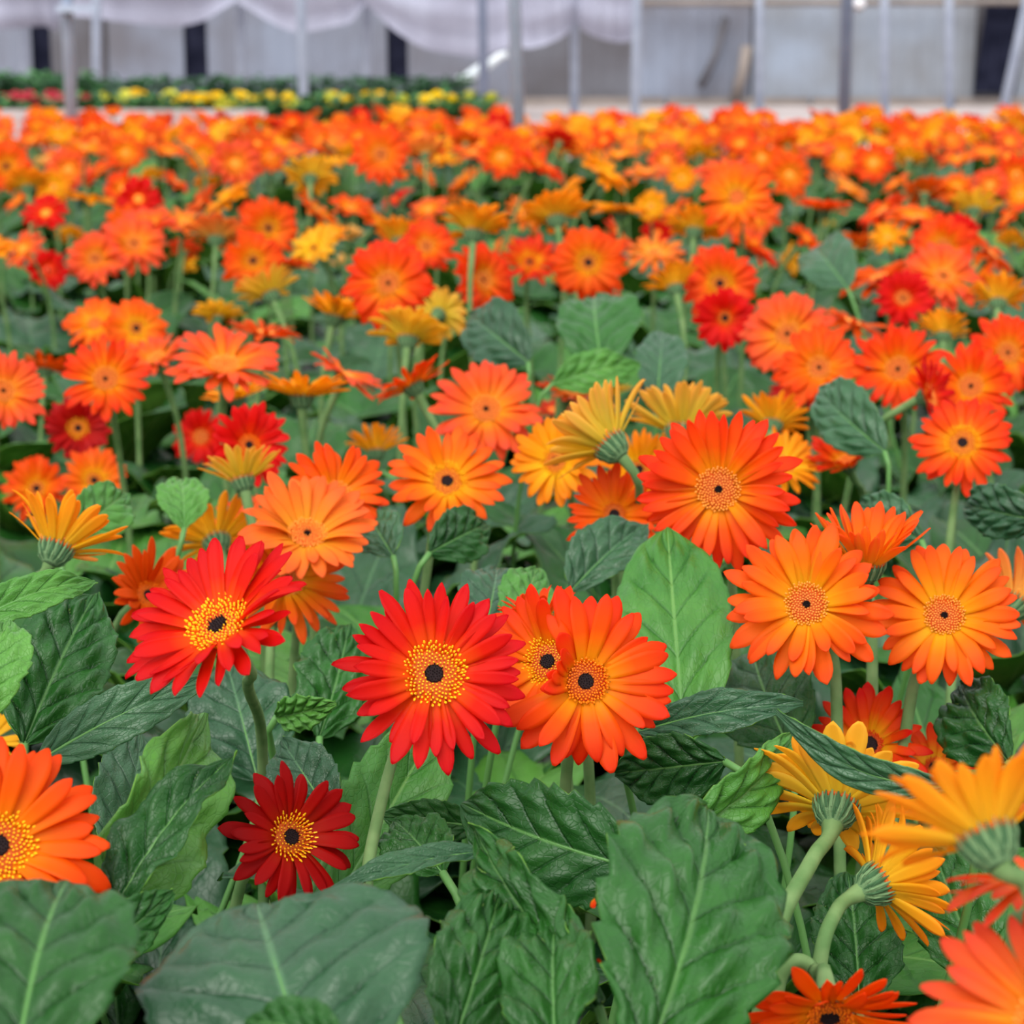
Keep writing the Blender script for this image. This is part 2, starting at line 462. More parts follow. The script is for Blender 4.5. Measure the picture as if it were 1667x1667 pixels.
def head_mesh(pal, var, cup):
    """the petals of a far bloom joined in one mesh"""
    k = (pal, var, cup)
    if k not in _ph:
        rng = random.Random(var * 17 + cup)
        V, Fc, Mi, U = [], [], [], []; o = 0
        for M in petal_layout(rng, 20, cup, 8):
            v, f, m, uv = PFAR[rng.randrange(len(PFAR))]
            A = np.array(M)
            V.append(v @ A[:3, :3].T + A[:3, 3]); U.append(uv)
            Fc += [tuple(i + o for i in x) for x in f]; Mi += m; o += len(v)
        _ph[k] = mesh('petals_' + pal, np.vstack(V), Fc, PM[pal], Mi, np.vstack(U))
    return _ph[k]
def bez(p, n):
    out = []
    for i in range(n + 1):
        t = i / n; s = 1 - t
        out.append(p[0] * s ** 3 + p[1] * (3 * s * s * t) + p[2] * (3 * s * t * t) + p[3] * t ** 3)
    return out
MASKS = []          # (u, v, radius px, depth): places a filler leaf must not cover
def frame_from(n, roll):
    z = n.normalized(); x = z.orthogonal().normalized(); x = Matrix.Rotation(roll, 3, z) @ x; y = z.cross(x)
    return Matrix((x, y, z)).transposed().to_4x4()
def flower(u, v, s, nv, pal, disc='peach', label='', cup=8, n=36, kind='slim', D=None, stem=None, jit=9, group='gerbera flowers in the bed', seed=None, hgt=None, thick=.0030, gap=None):
    """a gerbera on its stem: u, v, s = where its disc shows and how wide it spreads in the photo; nv = the way it faces (right, up, to the viewer)"""
    rng = random.Random(seed if seed is not None else int(u * 31 + v * 17))
    if D is None:
        zt = hgt if hgt else .405
        p = on_plane(u, v, zt); d = (p - CAM).dot(FWD)
        D = min(max(s * d / F, .072), .1)
    d = F * D / s
    cup = max(-10, cup + rng.uniform(-4, 9))
    C = at(u, v, d)
    r, up, t = view_frame(u, v)
    n_ = (r * nv[0] + up * nv[1] + t * nv[2]).normalized()
    R = D / 2
    base = Vector((C.x - n_.x * .07 + rng.uniform(-.02, .02), C.y - n_.y * .05 + rng.uniform(0, .03), .02))
    back = C - n_ * (.28 * R)
    root = thing('gerbera_flower', label, 'flower', base, group)
    T = Matrix.Translation(-base)
    Fm = T @ Matrix.Translation(C) @ frame_from(n_, rng.uniform(0, 6.28)) @ Matrix.Diagonal((R, R, R, 1))
    h = max(back.z - base.z, .05)
    if stem:
        way = [back] + [at(*q) for q in stem]
        q = way[-1]; prev = way[-2]
        dx = (q - prev) * (q.z * .6 / max(prev.z - q.z, .05))
        low = Vector((q.x + min(max(dx.x, -.05), .05), q.y + min(max(dx.y, -.05), .05), .02))
        way.append(low)
        tn = [-n_] + [(way[k + 1] - way[k - 1]).normalized() for k in range(1, len(way) - 1)] + [(way[-1] - way[-2]).normalized()]
        pts = []
        for k in range(len(way) - 1):
            c_ = (way[k + 1] - way[k]).length * .36
            pts += bez([way[k], way[k] + tn[k] * c_, way[k + 1] - tn[k + 1] * c_, way[k + 1]], 6)[(1 if k else 0):]
        for k in range(0, 6 * (len(way) - 2) + 1, 2):
            a = project(pts[k]); MASKS.append((a[0], a[1], 14, a[2]))
    else:
        pts = bez([back, back - n_ * h * .3, base + Vector((0, 0, h * .55)), base], 9)
    rs = [thick * (1 + .25 * i / len(pts)) for i in range(len(pts))]
    rs[0] = thick * 1.5; rs[1] = thick * 1.15
    mb = MB(); mb.tube(pts, rs, 8 if s > 85 else 5, cap=False)
    new_obj('stem', mb.mesh('stem', [STEM]), root, T)
    MASKS.append((u, v, .5 * s, d))
    if s >= 84:
        new_obj('sepal_cup', CUP_ME, root, Fm)
        for M in petal_layout(rng, n, cup, jit):
            if gap:
                dv = (Fm @ M).to_3x3() @ Vector((1, 0, 0)); an = math.degrees(math.atan2(dv.dot(up), dv.dot(r))) % 360
                if gap[0] < an < gap[1]: M = M @ Matrix.Rotation(math.radians(-gap[2]), 4, 'Y') @ Matrix.Diagonal((gap[3], .8, .8, 1))
            new_obj('petal', petal_mesh(kind, rng.randrange(9), pal), root, Fm @ M)
        dm, fm, em = DISC[disc]
        dk = new_obj('disc', dm, root, Fm)
        if nv[2] > -.55 or cup > 30:
            fo = new_obj('florets', fm, dk); fo['kind'] = 'stuff'
            if em: new_obj('eye', em, dk)
    else:
        new_obj('sepal_cup', CUP_FAR, root, Fm)
        o = new_obj('petals', head_mesh(pal, rng.randrange(4), int(cup // 10) * 10), root, Fm); o['kind'] = 'stuff'
        fd = {'golden': 'golden', 'fiery': 'fiery', 'ring': 'fiery', 'dark': 'fiery', 'thread': 'golden', 'peach': 'peach', 'plain': 'plain'}[disc]
        new_obj('disc', FDISC[fd], root, Fm)
    return root

# ------------------------------------------------------------------ leaves
def leaf_arrays(rng, length, width, nl, nw, spine, fold, wave, quilt, teeth, shape=.8, lobes=0, petiole=0., waveN=3., bend=0.):
    """leaf along a spine of (x, z, angle); rows nl, columns nw; upper skin material 0, under skin 1, closed rim"""
    ph = rng.uniform(0, 6.28); ph2 = rng.uniform(0, 6.28); asym = rng.uniform(-.08, .08)
    side = rng.uniform(-.12, .12) if not bend else 0
    P = []; UV = []
    for i in range(nl + 1):
        t = i / nl
        x0, z0, ang = spine(t)
        tb = (t - petiole) / (1 - petiole)
        if tb <= 0:
            w = .0028; tb_ = 0
        else:
            w = width * .5 * max(math.sin(math.pi * min(tb ** shape, 1)), 0) ** .72
            w *= 1 + lobes * math.sin(tb * 30 + ph) * (1 - tb) * .8
            w = max(w, .0028 if tb < .5 else .0015); tb_ = tb
        for j in range(nw + 1):
            a = -1 + 2 * j / nw
            e = abs(a)
            tw = 1 + teeth * (((tb_ * 9 + (.5 if a < 0 else 0)) % 1) - .5) * (e ** 3)
            y = a * w * tw * (1 + asym * a)
            phs = tb_ * 6 - 1.9 * e + .5 * e * e + 5
            fr = phs % 1; k_ = int(phs) + (50 if a < 0 else 0)
            q = quilt * (math.sin(math.pi * fr) ** .6 - .5) * (1 - math.exp(-e * 6)) * (1 - e ** 5)
            q *= (.75 + .6 * math.sin(e * 13 + k_ * 2.3 + ph)) if e > .15 else .75
            q *= 1.9
            q *= min(1, w / (width * .3)) * (tb_ > 0)
            q -= quilt * .55 * math.exp(-(e / .07) ** 2) * (tb_ > 0) * (1 - tb_)
            z = fold * e * w + wave * (e ** 1.6) * math.sin(tb_ * 2 * math.pi * waveN + ph + (1.7 if a < 0 else 0)) * width * .5 * (tb_ > 0) + q
            z += -.35 * fold * e * e * w
            ca, sa = math.cos(ang), math.sin(ang)
            P.append((x0 - z * sa, y + side * length * tb_ * tb_ * .5 + bend * length * math.sin(math.pi * tb_), z0 + z * ca))
            UV.append((tb_, (a + 1) / 2))
    P = np.array(P)
    n = nw + 1
    G = P.reshape(nl + 1, n, 3)
    du = np.gradient(G, axis=0); dv = np.gradient(G, axis=1)
    nr = np.cross(du, dv); nr /= np.maximum(np.linalg.norm(nr, axis=2, keepdims=True), 1e-9)
    P2 = (G - nr * .0007).reshape(-1, 3)
    off = len(P); faces, mi = [], []
    for i in range(nl):
        for j in range(nw):
            a, b, c, d = i * n + j, (i + 1) * n + j, (i + 1) * n + j + 1, i * n + j + 1
            faces.append((a, b, c, d)); mi.append(0)
            faces.append((a + off, d + off, c + off, b + off)); mi.append(1)
    for i in range(nl):
        a, b = i * n, (i + 1) * n
        faces.append((a, a + off, b + off, b)); mi.append(1)
        a, b = i * n + nw, (i + 1) * n + nw
        faces.append((a, b, b + off, a + off)); mi.append(1)
    return np.vstack([P, P2]), faces, mi, UV + UV
def arc_spine(length, a0, a1, K=60):
    xs, zs, an = [0], [0], [a0]
    for k in range(1, K + 1):
        a = a0 + (a1 - a0) * (k / K)
        xs.append(xs[-1] + length / K * math.cos(a)); zs.append(zs[-1] + length / K * math.sin(a)); an.append(a)
    def f(t):
        k = min(int(t * K), K - 1); q = t * K - k
        return xs[k] * (1 - q) + xs[k + 1] * q, zs[k] * (1 - q) + zs[k + 1] * q, an[k]
    return f
LEAF_MATS = [LEAF_TOP, LEAF_BLUE, LEAF_BRIGHT]
rngl = random.Random(3)
LVAR = []           # (mesh, sample points) of the rosette leaves
for i in range(15):
    L = rngl.uniform(.27, .34)
    a0 = math.radians(rngl.uniform(62, 80)); a1 = math.radians(rngl.uniform(-35, 32))
    sp = arc_spine(L, a0, a1)
    ar = leaf_arrays(rngl, L, rngl.uniform(.078, .112), 34, 14, sp, rngl.uniform(-.1, .5), rngl.uniform(.05, .2), rngl.uniform(.0022, .0055),
                     rngl.uniform(.0, .12), rngl.uniform(.75, 1.05), rngl.uniform(0, .12), .36, rngl.uniform(1.5, 3.5))
    m = [LEAF_TOP, LEAF_TOP, LEAF_BLUE, LEAF_TOP, LEAF_BRIGHT][i % 5]
    me = mesh('rosette_leaf', ar[0], ar[1], [m, LEAF_UNDER], ar[2], ar[3])
    g = ar[0][:35 * 15].reshape(35, 15, 3)[14:35:4, ::7].reshape(-1, 3)
    LVAR.append((me, g))
HERO_LEAVES = []
def leaf(b, t, w, roll=0, fold=.3, arch=.12, wave=.1, quilt=.003, teeth=.08, shape=.85, mat=0, lobes=0, waveN=2.5, seed=0, label=None, bend=0.):
    """a leaf in the front of the bed: b, t = (u, v, depth) of its base and tip, w = width in the photo's pixels"""
    rng = random.Random(seed or int(b[0] * 7 + t[1] * 3))
    B = at(*b); Tp = at(*t)
    ax = Tp - B; L = ax.length; ax.normalize()
    mid = (B + Tp) / 2
    dm = (b[2] + t[2]) / 2
    tc = (CAM - mid).normalized()
    z = (tc - ax * tc.dot(ax)).normalized()
    z = Matrix.Rotation(math.radians(roll), 3, ax) @ z
    y = z.cross(ax)
    Rm = Matrix((ax, y, z)).transposed().to_4x4()
    def sp(q):
        ang = math.atan(arch * math.pi * math.cos(q * math.pi))
        return q * L, arch * L * math.sin(q * math.pi), ang
    W_ = w * dm / F
    ar = leaf_arrays(rng, L, W_, 56, 28, sp, fold, wave, quilt, teeth, shape, lobes, 0., waveN, bend)
    me = mesh('front_leaf', ar[0], ar[1], [LEAF_MATS[mat], LEAF_UNDER], ar[2], ar[3])
    HERO_LEAVES.append((B, Rm, me, ar[0], label))
    um, vm, _ = project(mid)
    for k in range(9):
        q = .08 + .84 * k / 8
        p = B + ax * (L * q) + z * (arch * L * math.sin(q * math.pi)) + y * (bend * L * math.sin(math.pi * q))
        a = project(p)
        MASKS.append((a[0], a[1], max(.42 * w * math.sin(math.pi * q ** shape) * abs(math.cos(math.radians(roll))), 10), a[2]))


# ------------------------------------------------------------------ the setting: floor, soil, back wall of the greenhouse
def at_y(u, v, Y):
    r = ray(u, v); return CAM + r * (Y / r.y)
def struct(o): o['kind'] = 'structure'; return o
CONCRETE = plain('dusty_floor', (168, 156, 154), .9, c2=(186, 176, 174), spec=.1, scale=3)
SOIL = plain('dark_soil', (26, 20, 16), .95, c2=(44, 36, 28), spec=.05, scale=40)
POST = plain('galvanised_post', (152, 162, 182), .5, c2=(172, 182, 200), spec=.5, scale=9)
POST_D = plain('painted_blue_grey_post', (112, 122, 146), .55, c2=(128, 136, 158), spec=.4, scale=9)
BLACK = plain('black_net_and_opening_shade', (22, 24, 38), .9, c2=(36, 38, 54), spec=.05, scale=6)  # net of the right curtain; also stands for shade inside the openings
def cloth_mat(name, c, c2, c3, scale=1.3):
    m, nt, b = nmat(name)
    tc = N(nt, 'ShaderNodeTexCoord'); nz = N(nt, 'ShaderNodeTexNoise')
    nz.inputs['Scale'].default_value = scale; nz.inputs['Detail'].default_value = 3
    nt.links.new(tc.outputs['Object'], nz.inputs['Vector'])
    cr = N(nt, 'ShaderNodeValToRGB'); e = cr.color_ramp.elements
    e[0].position = .3; e[0].color = lin(c); e[1].position = .5; e[1].color = lin(c2); x = e.new(.7); x.color = lin(c3)
    nt.links.new(nz.outputs['Fac'], cr.inputs[0])
    nt.links.new(cr.outputs[0], b.inputs['Base Color'])
    b.inputs['Roughness'].default_value = .8; b.inputs['Specular IOR Level'].default_value = .15
    return m
WALL_CLOTH = cloth_mat('wall_sheet', (106, 105, 112), (121, 125, 138), (133, 141, 158))
WALL_DULL = cloth_mat('wall_sheet_dull', (84, 80, 82), (96, 95, 101), (110, 112, 120))  # dull sheets; on the middle ones the darker grey carries their shade
WALL_PALE = cloth_mat('wall_sheet_pale', (120, 121, 124), (135, 141, 151), (146, 156, 172))
SWAG = cloth_mat('shade_cloth', (138, 138, 154), (156, 157, 175), (170, 173, 191))
BROWN = plain('stained_board', (120, 112, 108), .9, c2=(140, 130, 124), scale=4)

floor_me = mesh('floor', [(-16, -3, 0), (16, -3, 0), (16, 26, 0), (-16, 26, 0)], [(0, 1, 2, 3)], [CONCRETE])
struct(new_obj('floor', floor_me))
mb = MB(); rs = random.Random(2)
nx, ny = 60, 90
vs = []
for j in range(ny + 1):
    for i in range(nx + 1):
        vs.append((-3.2 + 6.4 * i / nx, .2 + 7.75 * j / ny, .012 + rs.uniform(0, .014)))
fs = [(j * (nx + 1) + i, j * (nx + 1) + i + 1, (j + 1) * (nx + 1) + i + 1, (j + 1) * (nx + 1) + i) for j in range(ny) for i in range(nx)]
mb.add(vs, fs)
soil = struct(new_obj('soil_bed', mb.mesh('soil_bed', [SOIL])))
soil['label'] = 'dark potting soil under the gerbera plants'

WY = 19.5
mb = MB(); mb.box((-11, .12, 0), (11, .16, 3.0)); wall = struct(new_obj('wall_back', mb.mesh('wall_back', [WALL_DULL], False))); wall.location = (0, WY, 0)
WTOP = 3.0
def sheet(name, u0, u1, Y, mat, z0=.02, z1=WTOP, folds=8, amp=.02, parent=None, slant=0, seed=0):
    """a hanging sheet with vertical folds between two columns of the photo, at distance Y"""
    rng = random.Random(int(u0) + seed)
    x0, x1 = at_y(u0, 100, Y).x, at_y(u1, 100, Y).x
    n = max(12, folds * 6); rows = 10
    vs, fs = [], []
    ph = [rng.uniform(0, 6.28) for _ in range(4)]
    for j in range(rows + 1):
        z = z0 + (z1 - z0) * j / rows
        for i in range(n + 1):
            q = i / n
            amp_ = amp * .22
            y = amp_ * math.sin(q * folds * 6.28 + ph[0] + .6 * math.sin(z * 2 + ph[1])) + amp_ * .6 * math.sin(q * folds * 2.3 * 6.28 + ph[2])
            vs.append((x0 + (x1 - x0) * q + slant * z, y, z))
    m = n + 1
    for j in range(rows):
        for i in range(n): fs.append((j * m + i, j * m + i + 1, (j + 1) * m + i + 1, (j + 1) * m + i))
    o = len(vs); vs2 = [(a, b + .01, c) for a, b, c in vs]
    fs2 = [tuple(k + o for k in reversed(f)) for f in fs]
    me = mesh(name, vs + vs2, fs + fs2, [mat])
    ob = new_obj(name, me, parent)
    if parent is None: ob.location = (0, Y, 0)
    else: ob.location = (0, Y - WY, 0)
    return ob
for u0, u1, m, am in ((-420, -110, WALL_CLOTH, .02), (-104, 52, WALL_CLOTH, .02), (84, 172, WALL_DULL, .02), (176, 300, WALL_CLOTH, .018), (338, 490, WALL_CLOTH, .02), (494, 630, WALL_CLOTH, .02), (664, 836, WALL_CLOTH, .02),
                      (840, 932, WALL_DULL, .015), (936, 1040, WALL_DULL, .02), (1040, 1222, WALL_CLOTH, .025), (1226, 1372, WALL_PALE, .02), (1376, 1586, WALL_PALE, .025), (1652, 1830, WALL_PALE, .02), (1834, 2100, WALL_CLOTH, .02)):
    sheet('wall_sheet', u0, u1, WY, m, folds=max(3, int((u1 - u0) / 26)), amp=am, parent=wall)
# low board and kerb along the foot of the wall
for k in range(14):
    x0 = -9 + k * 1.3
    mb = MB(); mb.box((x0, -.05, 0), (x0 + 1.27, -.02, .075)); new_obj('base_board', mb.mesh('base_board', [BROWN], False), wall)
# a loose diagonal fold of sheet and a brown gap at the middle
mb = MB()
mb.tube([at_y(1182, 28, WY - .12) - wall.location, at_y(1165, 90, WY - .12) - wall.location, at_y(1140, 142, WY - .1) - wall.location], .035, 8)
new_obj('sheet_fold', mb.mesh('sheet_fold', [WALL_DULL]), wall)
mb = MB()
mb.tube([at_y(1216, 74, WY - .12) - wall.location, at_y(1209, 118, WY - .12) - wall.location, at_y(1197, 160, WY - .1) - wall.location], .05, 8)
new_obj('sheet_fold', mb.mesh('sheet_fold', [BROWN]), wall)
# dark wall openings: black sheets put in for their unlit inside
for u0, u1, z0, lab in ((54, 86, .20, 'narrow opening filled with painted shade in the back wall by the leftmost grey post'),
                        (300, 341, .23, 'opening filled with painted shade below the first curtain swag'),
                        (628, 668, .19, 'opening filled with painted shade below the widest curtain swag')):
    o = sheet('shaded_opening', u0 - 4, u1 + 4, WY + .06, BLACK, z0=z0, folds=3, amp=.01)
    tag(o, lab, 'net', 'shade-filled openings in the back wall')
    x0, x1 = at_y(u0 - 6, 100, WY).x, at_y(u1 + 6, 100, WY).x
    mb = MB(); mb.box((x0, .0, 0), (x1, .04, z0 + .01)); s_ = new_obj('wall_sill', mb.mesh('wall_sill', [WALL_CLOTH], False), wall)
o = sheet('shade_curtain', 1584, 1652, WY - .12, BLACK, z0=.12, z1=.915, folds=7, amp=.03, slant=.10)
tag(o, 'black ribbed net curtain at the right end of the back wall', 'curtain')
# rail over the pale sheets
mb = MB(); a = at_y(1040, 5, WY - .25); b = at_y(1760, 3, WY - .25)
mb.tube([a, b], .03, 8)
tag(new_obj('curtain_rail', mb.mesh('curtain_rail', [BROWN])), 'dull horizontal rail above the pale wall sheets', 'rail')

# ------------------------------------------------------------------ swags of shade cloth hung in front of the wall
def swag(pts, label, Y=16.5, seed=0):
    """pts = lower edge in the photo's pixels, left to right; hung from above"""
    rng = random.Random(seed)
    lo = [at_y(u, v, Y) for u, v in pts]
    n = 40; rows = 12
    vs, fs = [], []
    top = 1.55
    for i in range(n + 1):
        q = i / n * (len(lo) - 1); k = min(int(q), len(lo) - 2); f = q - k
        f2 = f
        p = lo[k].lerp(lo[k + 1], f2)
        # smooth the edge
        if 0 < k < len(lo) - 2:
            p0, p1, p2, p3 = lo[k - 1], lo[k], lo[k + 1], lo[k + 2]
            p = .5 * ((2 * p1) + (p2 - p0) * f + (2 * p0 - 5 * p1 + 4 * p2 - p3) * f * f + (3 * p1 - p0 - 3 * p2 + p3) * f ** 3)
        for j in range(rows + 1):
            g = j / rows
            z = p.z + (top - p.z) * g
            hang = p.z
            bulge = .25 * math.sin(math.pi * min(1, (1 - g))) * math.sin(math.pi * i / n)
            fold = .035 * math.sin((z - .55 * hang) * 26 + seed) * (1 - g) ** .3 + .012 * math.sin(i * .8 + seed)
            vs.append((p.x, Y - bulge * .6 + fold, z))
    m = rows + 1
    for i in range(n):
        for j in range(rows): fs.append((i * m + j, (i + 1) * m + j, (i + 1) * m + j + 1, i * m + j + 1))
    o = len(vs); vs2 = [(a, b + .012, c) for a, b, c in vs]; fs2 = [tuple(k + o for k in reversed(f)) for f in fs]
    me = mesh('shade_swag', vs + vs2, fs + fs2, [SWAG])
    me.transform(Matrix.Translation((0, -Y, 0)))
    ob = new_obj('shade_swag', me); ob.location = (0, Y, 0)
    tag(ob, label, 'curtain', 'shade cloth swags')
swag([(-60, 40), (-20, 48), (30, 46), (70, 42), (92, 50), (100, 30)], 'pale shade cloth drooping at the far left edge', seed=1)
swag([(104, 24), (160, 30), (220, 38), (290, 43), (340, 30), (384, 2)], 'long lilac-grey shade cloth swag right of the leftmost post', seed=2)
swag([(386, 4), (430, 30), (482, 52), (540, 44), (575, 34), (594, 8)], 'shade cloth swag hanging across the slim post', seed=3)
swag([(592, 4), (640, 48), (690, 78), (740, 88), (790, 92), (834, 74)], 'widest and lowest shade cloth swag above the leaning white tube', seed=4)
swag([(838, 76), (860, 79), (890, 72), (915, 60), (928, 48), (936, 30)], 'small pale shade cloth swag right of the tallest post', seed=5)
swag([(938, 34), (950, 50), (975, 62), (1000, 68), (1018, 69), (1034, 64)], 'small pinkish shade cloth swag beside the white-based post', seed=6)

# ------------------------------------------------------------------ posts
def post(pts, rad, Y, label, mat=POST, extra=None):
    lo = at_y(pts[1][0], pts[1][1], Y); hi = at_y(pts[0][0], pts[0][1], Y)
    sl = (hi - lo) / (hi.z - lo.z)
    b = lo - sl * lo.z; t = lo + sl * (2.7 - lo.z)
    root = thing('greenhouse_post', label, 'post', b, 'greenhouse posts')
    mb = MB(); mb.tube([b - b, t - b], rad, 16); new_obj('pole', mb.mesh('pole', [mat]), root)
    mb = MB(); mb.box((-rad * 2, -rad * 2, -.0), (rad * 2, rad * 2, .015)); new_obj('foot_plate', mb.mesh('foot_plate', [mat], False), root)
    return root, b
r_, b_ = post(((109, 0), (116, 178)), .0225, 7.75, 'thick grey post with a crossbar at the far left')
mb = MB(); p = at_y(128, 14, 7.7) - b_
mb.box((p.x - .075, p.y - .02, p.z - .012), (p.x + .075, p.y + .03, p.z + .012)); new_obj('crossbar', mb.mesh('crossbar', [POST], False), r_)
post(((837, 0), (844, 196)), .0205, 6.9, 'tall grey post rising out of the orange flowers at mid bed')
r_, b_ = post(((1379, 0), (1374, 184)), .0205, 7.5, 'blue-grey post with a pale clamp near its top', POST_D)
mb = MB(); p = at_y(1398, 8, 7.5) - b_
mb.tube([p + Vector((0, 0, -.02)), p + Vector((0, 0, -.008)), p + Vector((0, 0, .012)), p + Vector((0, 0, .022))], [.01, .022, .022, .01], 12)
mb.tube([p, p - Vector((.04, 0, 0))], .008, 8)
new_obj('clamp', mb.mesh('clamp', [plain('white_plastic', (220, 218, 224), .5)]), r_)
post(((490, 0), (494, 150)), .028, 12.0, 'slim grey post behind the yellow flower row')
post(((785, 0), (788, 155)), .027, 12.0, 'slim grey post between the leaning tube and the tallest post', POST_D)
post(((1037, 0), (1034, 160)), .026, 12.0, 'pale post in front of the dull wall sheet')
for u, lab in ((40, 'faint thin post against the wall near the left edge'), (157, 'faint pale post just behind the crossbar post'), (392, 'faint post between two black openings'),
               (597, 'faint thin post left of the middle black opening'), (935, 'thin post between the two small swags'), (1236, 'thin post beside the brown sheet fold'), (1440, 'thin faint post right of the blue-grey post'), (1545, 'thin faint post left of the black curtain')):
    post(((u, 20), (u, 150)), .034, 16.9 if u != 157 else 15.8, lab)
r_, b_ = post(((1664, 40), (1640, 150)), .035, 16.0, 'pale bent post at the right edge beside the black curtain')
# leaning white tube
A = at_y(738, 140, 13.2); B = at_y(826, 86, 13.2)
mb = MB(); pts = [A.lerp(B, i / 8) + Vector((0, 0, .008 * math.sin(i * 2.1))) for i in range(9)]
mb.tube(pts, [.02, .033, .036, .034, .03, .027, .025, .022, .018], 10)
wt = new_obj('plastic_roll', mb.mesh('plastic_roll', [plain('white_film', (226, 230, 234), .45, c2=(196, 204, 210), scale=14)]))
tag(wt, 'white rolled plastic sheet leaning diagonally behind the yellow flowers', 'plastic sheet')
mb = MB(); mb.tube([A + Vector((0, .02, 0)), Vector((A.x - .05, A.y + .05, .0))], .012, 6)
new_obj('prop', mb.mesh('prop', [POST]), wt)

# ------------------------------------------------------------------ the next bed: planter board, leaf rows, small yellow and pink flowers
mb = MB(); a = at_y(20, 175, 9.9); b = at_y(432, 175, 9.9)
mb.box((-5.5, 0, 0), (b.x, .05, .345))
o = new_obj('planter_board', mb.mesh('planter_board', [CONCRETE], False)); o.location = (0, 9.9, 0)
tag(o, 'pale pinkish edging board of the next flower bed', 'planter')
GREEN = [plain('row_leaf_dark', (34, 76, 42), .6, spec=.3), plain('row_leaf', (56, 108, 54), .55, spec=.3), plain('row_leaf_light', (78, 128, 70), .55, spec=.3)]
def leaf_row(name, u0, u1, v0, v1, Y, label, n, mats, depth=.35):
    rng = random.Random(n); mb = MB()
    x0, x1 = at_y(u0, v0, Y).x, at_y(u1, v0, Y).x
    zt = at_y(800, v0, Y).z
    for i in range(n):
        x = rng.uniform(x0, x1); y = rng.uniform(0, depth); z = zt * rng.uniform(.45, 1.0)
        a = rng.uniform(0, 6.28); L = rng.uniform(.05, .09); w = L * .3
        dx, dy, dz = math.cos(a) * L, math.sin(a) * L, rng.uniform(-.02, .04)
        px, py = -math.sin(a) * w, math.cos(a) * w
        mb.add([(x, y, z), (x + dx * .5 + px, y + dy * .5 + py, z + dz), (x + dx, y + dy, z + dz * .6), (x + dx * .5 - px, y + dy * .5 - py, z + dz)], [(0, 1, 2, 3)], rng.randrange(len(mats)))
    for i in range(int(abs(x1 - x0) / .12)):
        x = x0 + .12 * i * (1 if x1 > x0 else -1) + rng.uniform(-.03, .03)
        for k in range(3):
            mb.tube([(x, depth * .5, 0), (x + rng.uniform(-.06, .06), depth * rng.uniform(.2, .8), zt * .85)], .006, 4, 0)
    o = new_obj(name, mb.mesh(name, mats, False)); o.location = (0, Y, 0)
    tag(o, label, 'foliage', None, 'stuff')
leaf_row('leaf_row', -150, 760, 131, 150, 12.6, 'dark green leafy row behind the small yellow flowers', 5200, GREEN[:2] + GREEN[:1])
leaf_row('leaf_row', -150, 150, 124, 140, 13.6, 'lighter green leafy row at the far left foot of the wall', 1500, GREEN[1:], .3)
leaf_row('leaf_row', -150, 800, 164, 175, 10.1, 'green leaves under the small yellow and pink flowers', 6000, GREEN, .45)
def pompom(name, mats, rng):
    mb = MB()
    ga = math.pi * (3 - 5 ** .5)
    n = 34
    for i in range(n):
        q = (i + .5) / n; th = i * ga
        el = math.pi / 2 * (1 - q) ; el = el * 1.05 - .12
        d = Vector((math.cos(th) * math.cos(el), math.sin(th) * math.cos(el), math.sin(el)))
        s_ = Vector((-math.sin(th), math.cos(th), 0)); c = d * .55
        upv = d.cross(s_)
        tip = d * (1.0 + rng.uniform(-.1, .1)) - Vector((0, 0, .08))
        mb.add([c - s_ * .12, c + d * .3 - s_ * .26, tip, c + d * .3 + s_ * .26, c + s_ * .12], [(0, 1, 2, 3, 4)], i % len(mats))
    v, f = lathe([(.2, -.25), (.5, 0), (.45, .3), (.01, .5)], 8); mb.add(v, f, 0)
    return mb.mesh(name, mats, False)
YEL = [plain('marigold_yellow', (250, 214, 4), .6), plain('marigold_gold', (240, 196, 8), .6)]
YEL2 = [plain('marigold_lime', (206, 206, 60), .6), plain('marigold_pale', (226, 214, 90), .6)]
PNK = [plain('pink_petal', (206, 60, 78), .6), plain('rose_petal', (176, 40, 62), .6)]
rg = random.Random(21)
POMP = {'yellow': [pompom('marigold_head', YEL, rg) for _ in range(2)], 'lime-yellow': [pompom('marigold_head', YEL2, rg)], 'pink': [pompom('bedding_flower_head', PNK, rg) for _ in range(2)]}
def small_flower(u, v, s, c, label, group):
    Y = 10.2 + rg.uniform(-.05, .25)
    P = at_y(u, v, Y); R = s * .5 * Y / F
    root = thing('marigold' if c != 'pink' else 'bedding_flower', label, 'flower', (P.x, P.y, 0), group)
    me = POMP[c][rg.randrange(len(POMP[c]))]
    new_obj('bloom', me, root, Matrix.Translation((0, 0, P.z)) @ Matrix.Rotation(rg.uniform(0, 6), 4, 'Z') @ Matrix.Rotation(rg.uniform(.2, .9), 4, 'X') @ Matrix.Diagonal((R, R, R * .8, 1)))
    mb = MB(); mb.tube([(0, 0, 0), (0, .01, P.z - R * .1)], .004, 5); new_obj('stem', mb.mesh('stem', [STEM]), root)
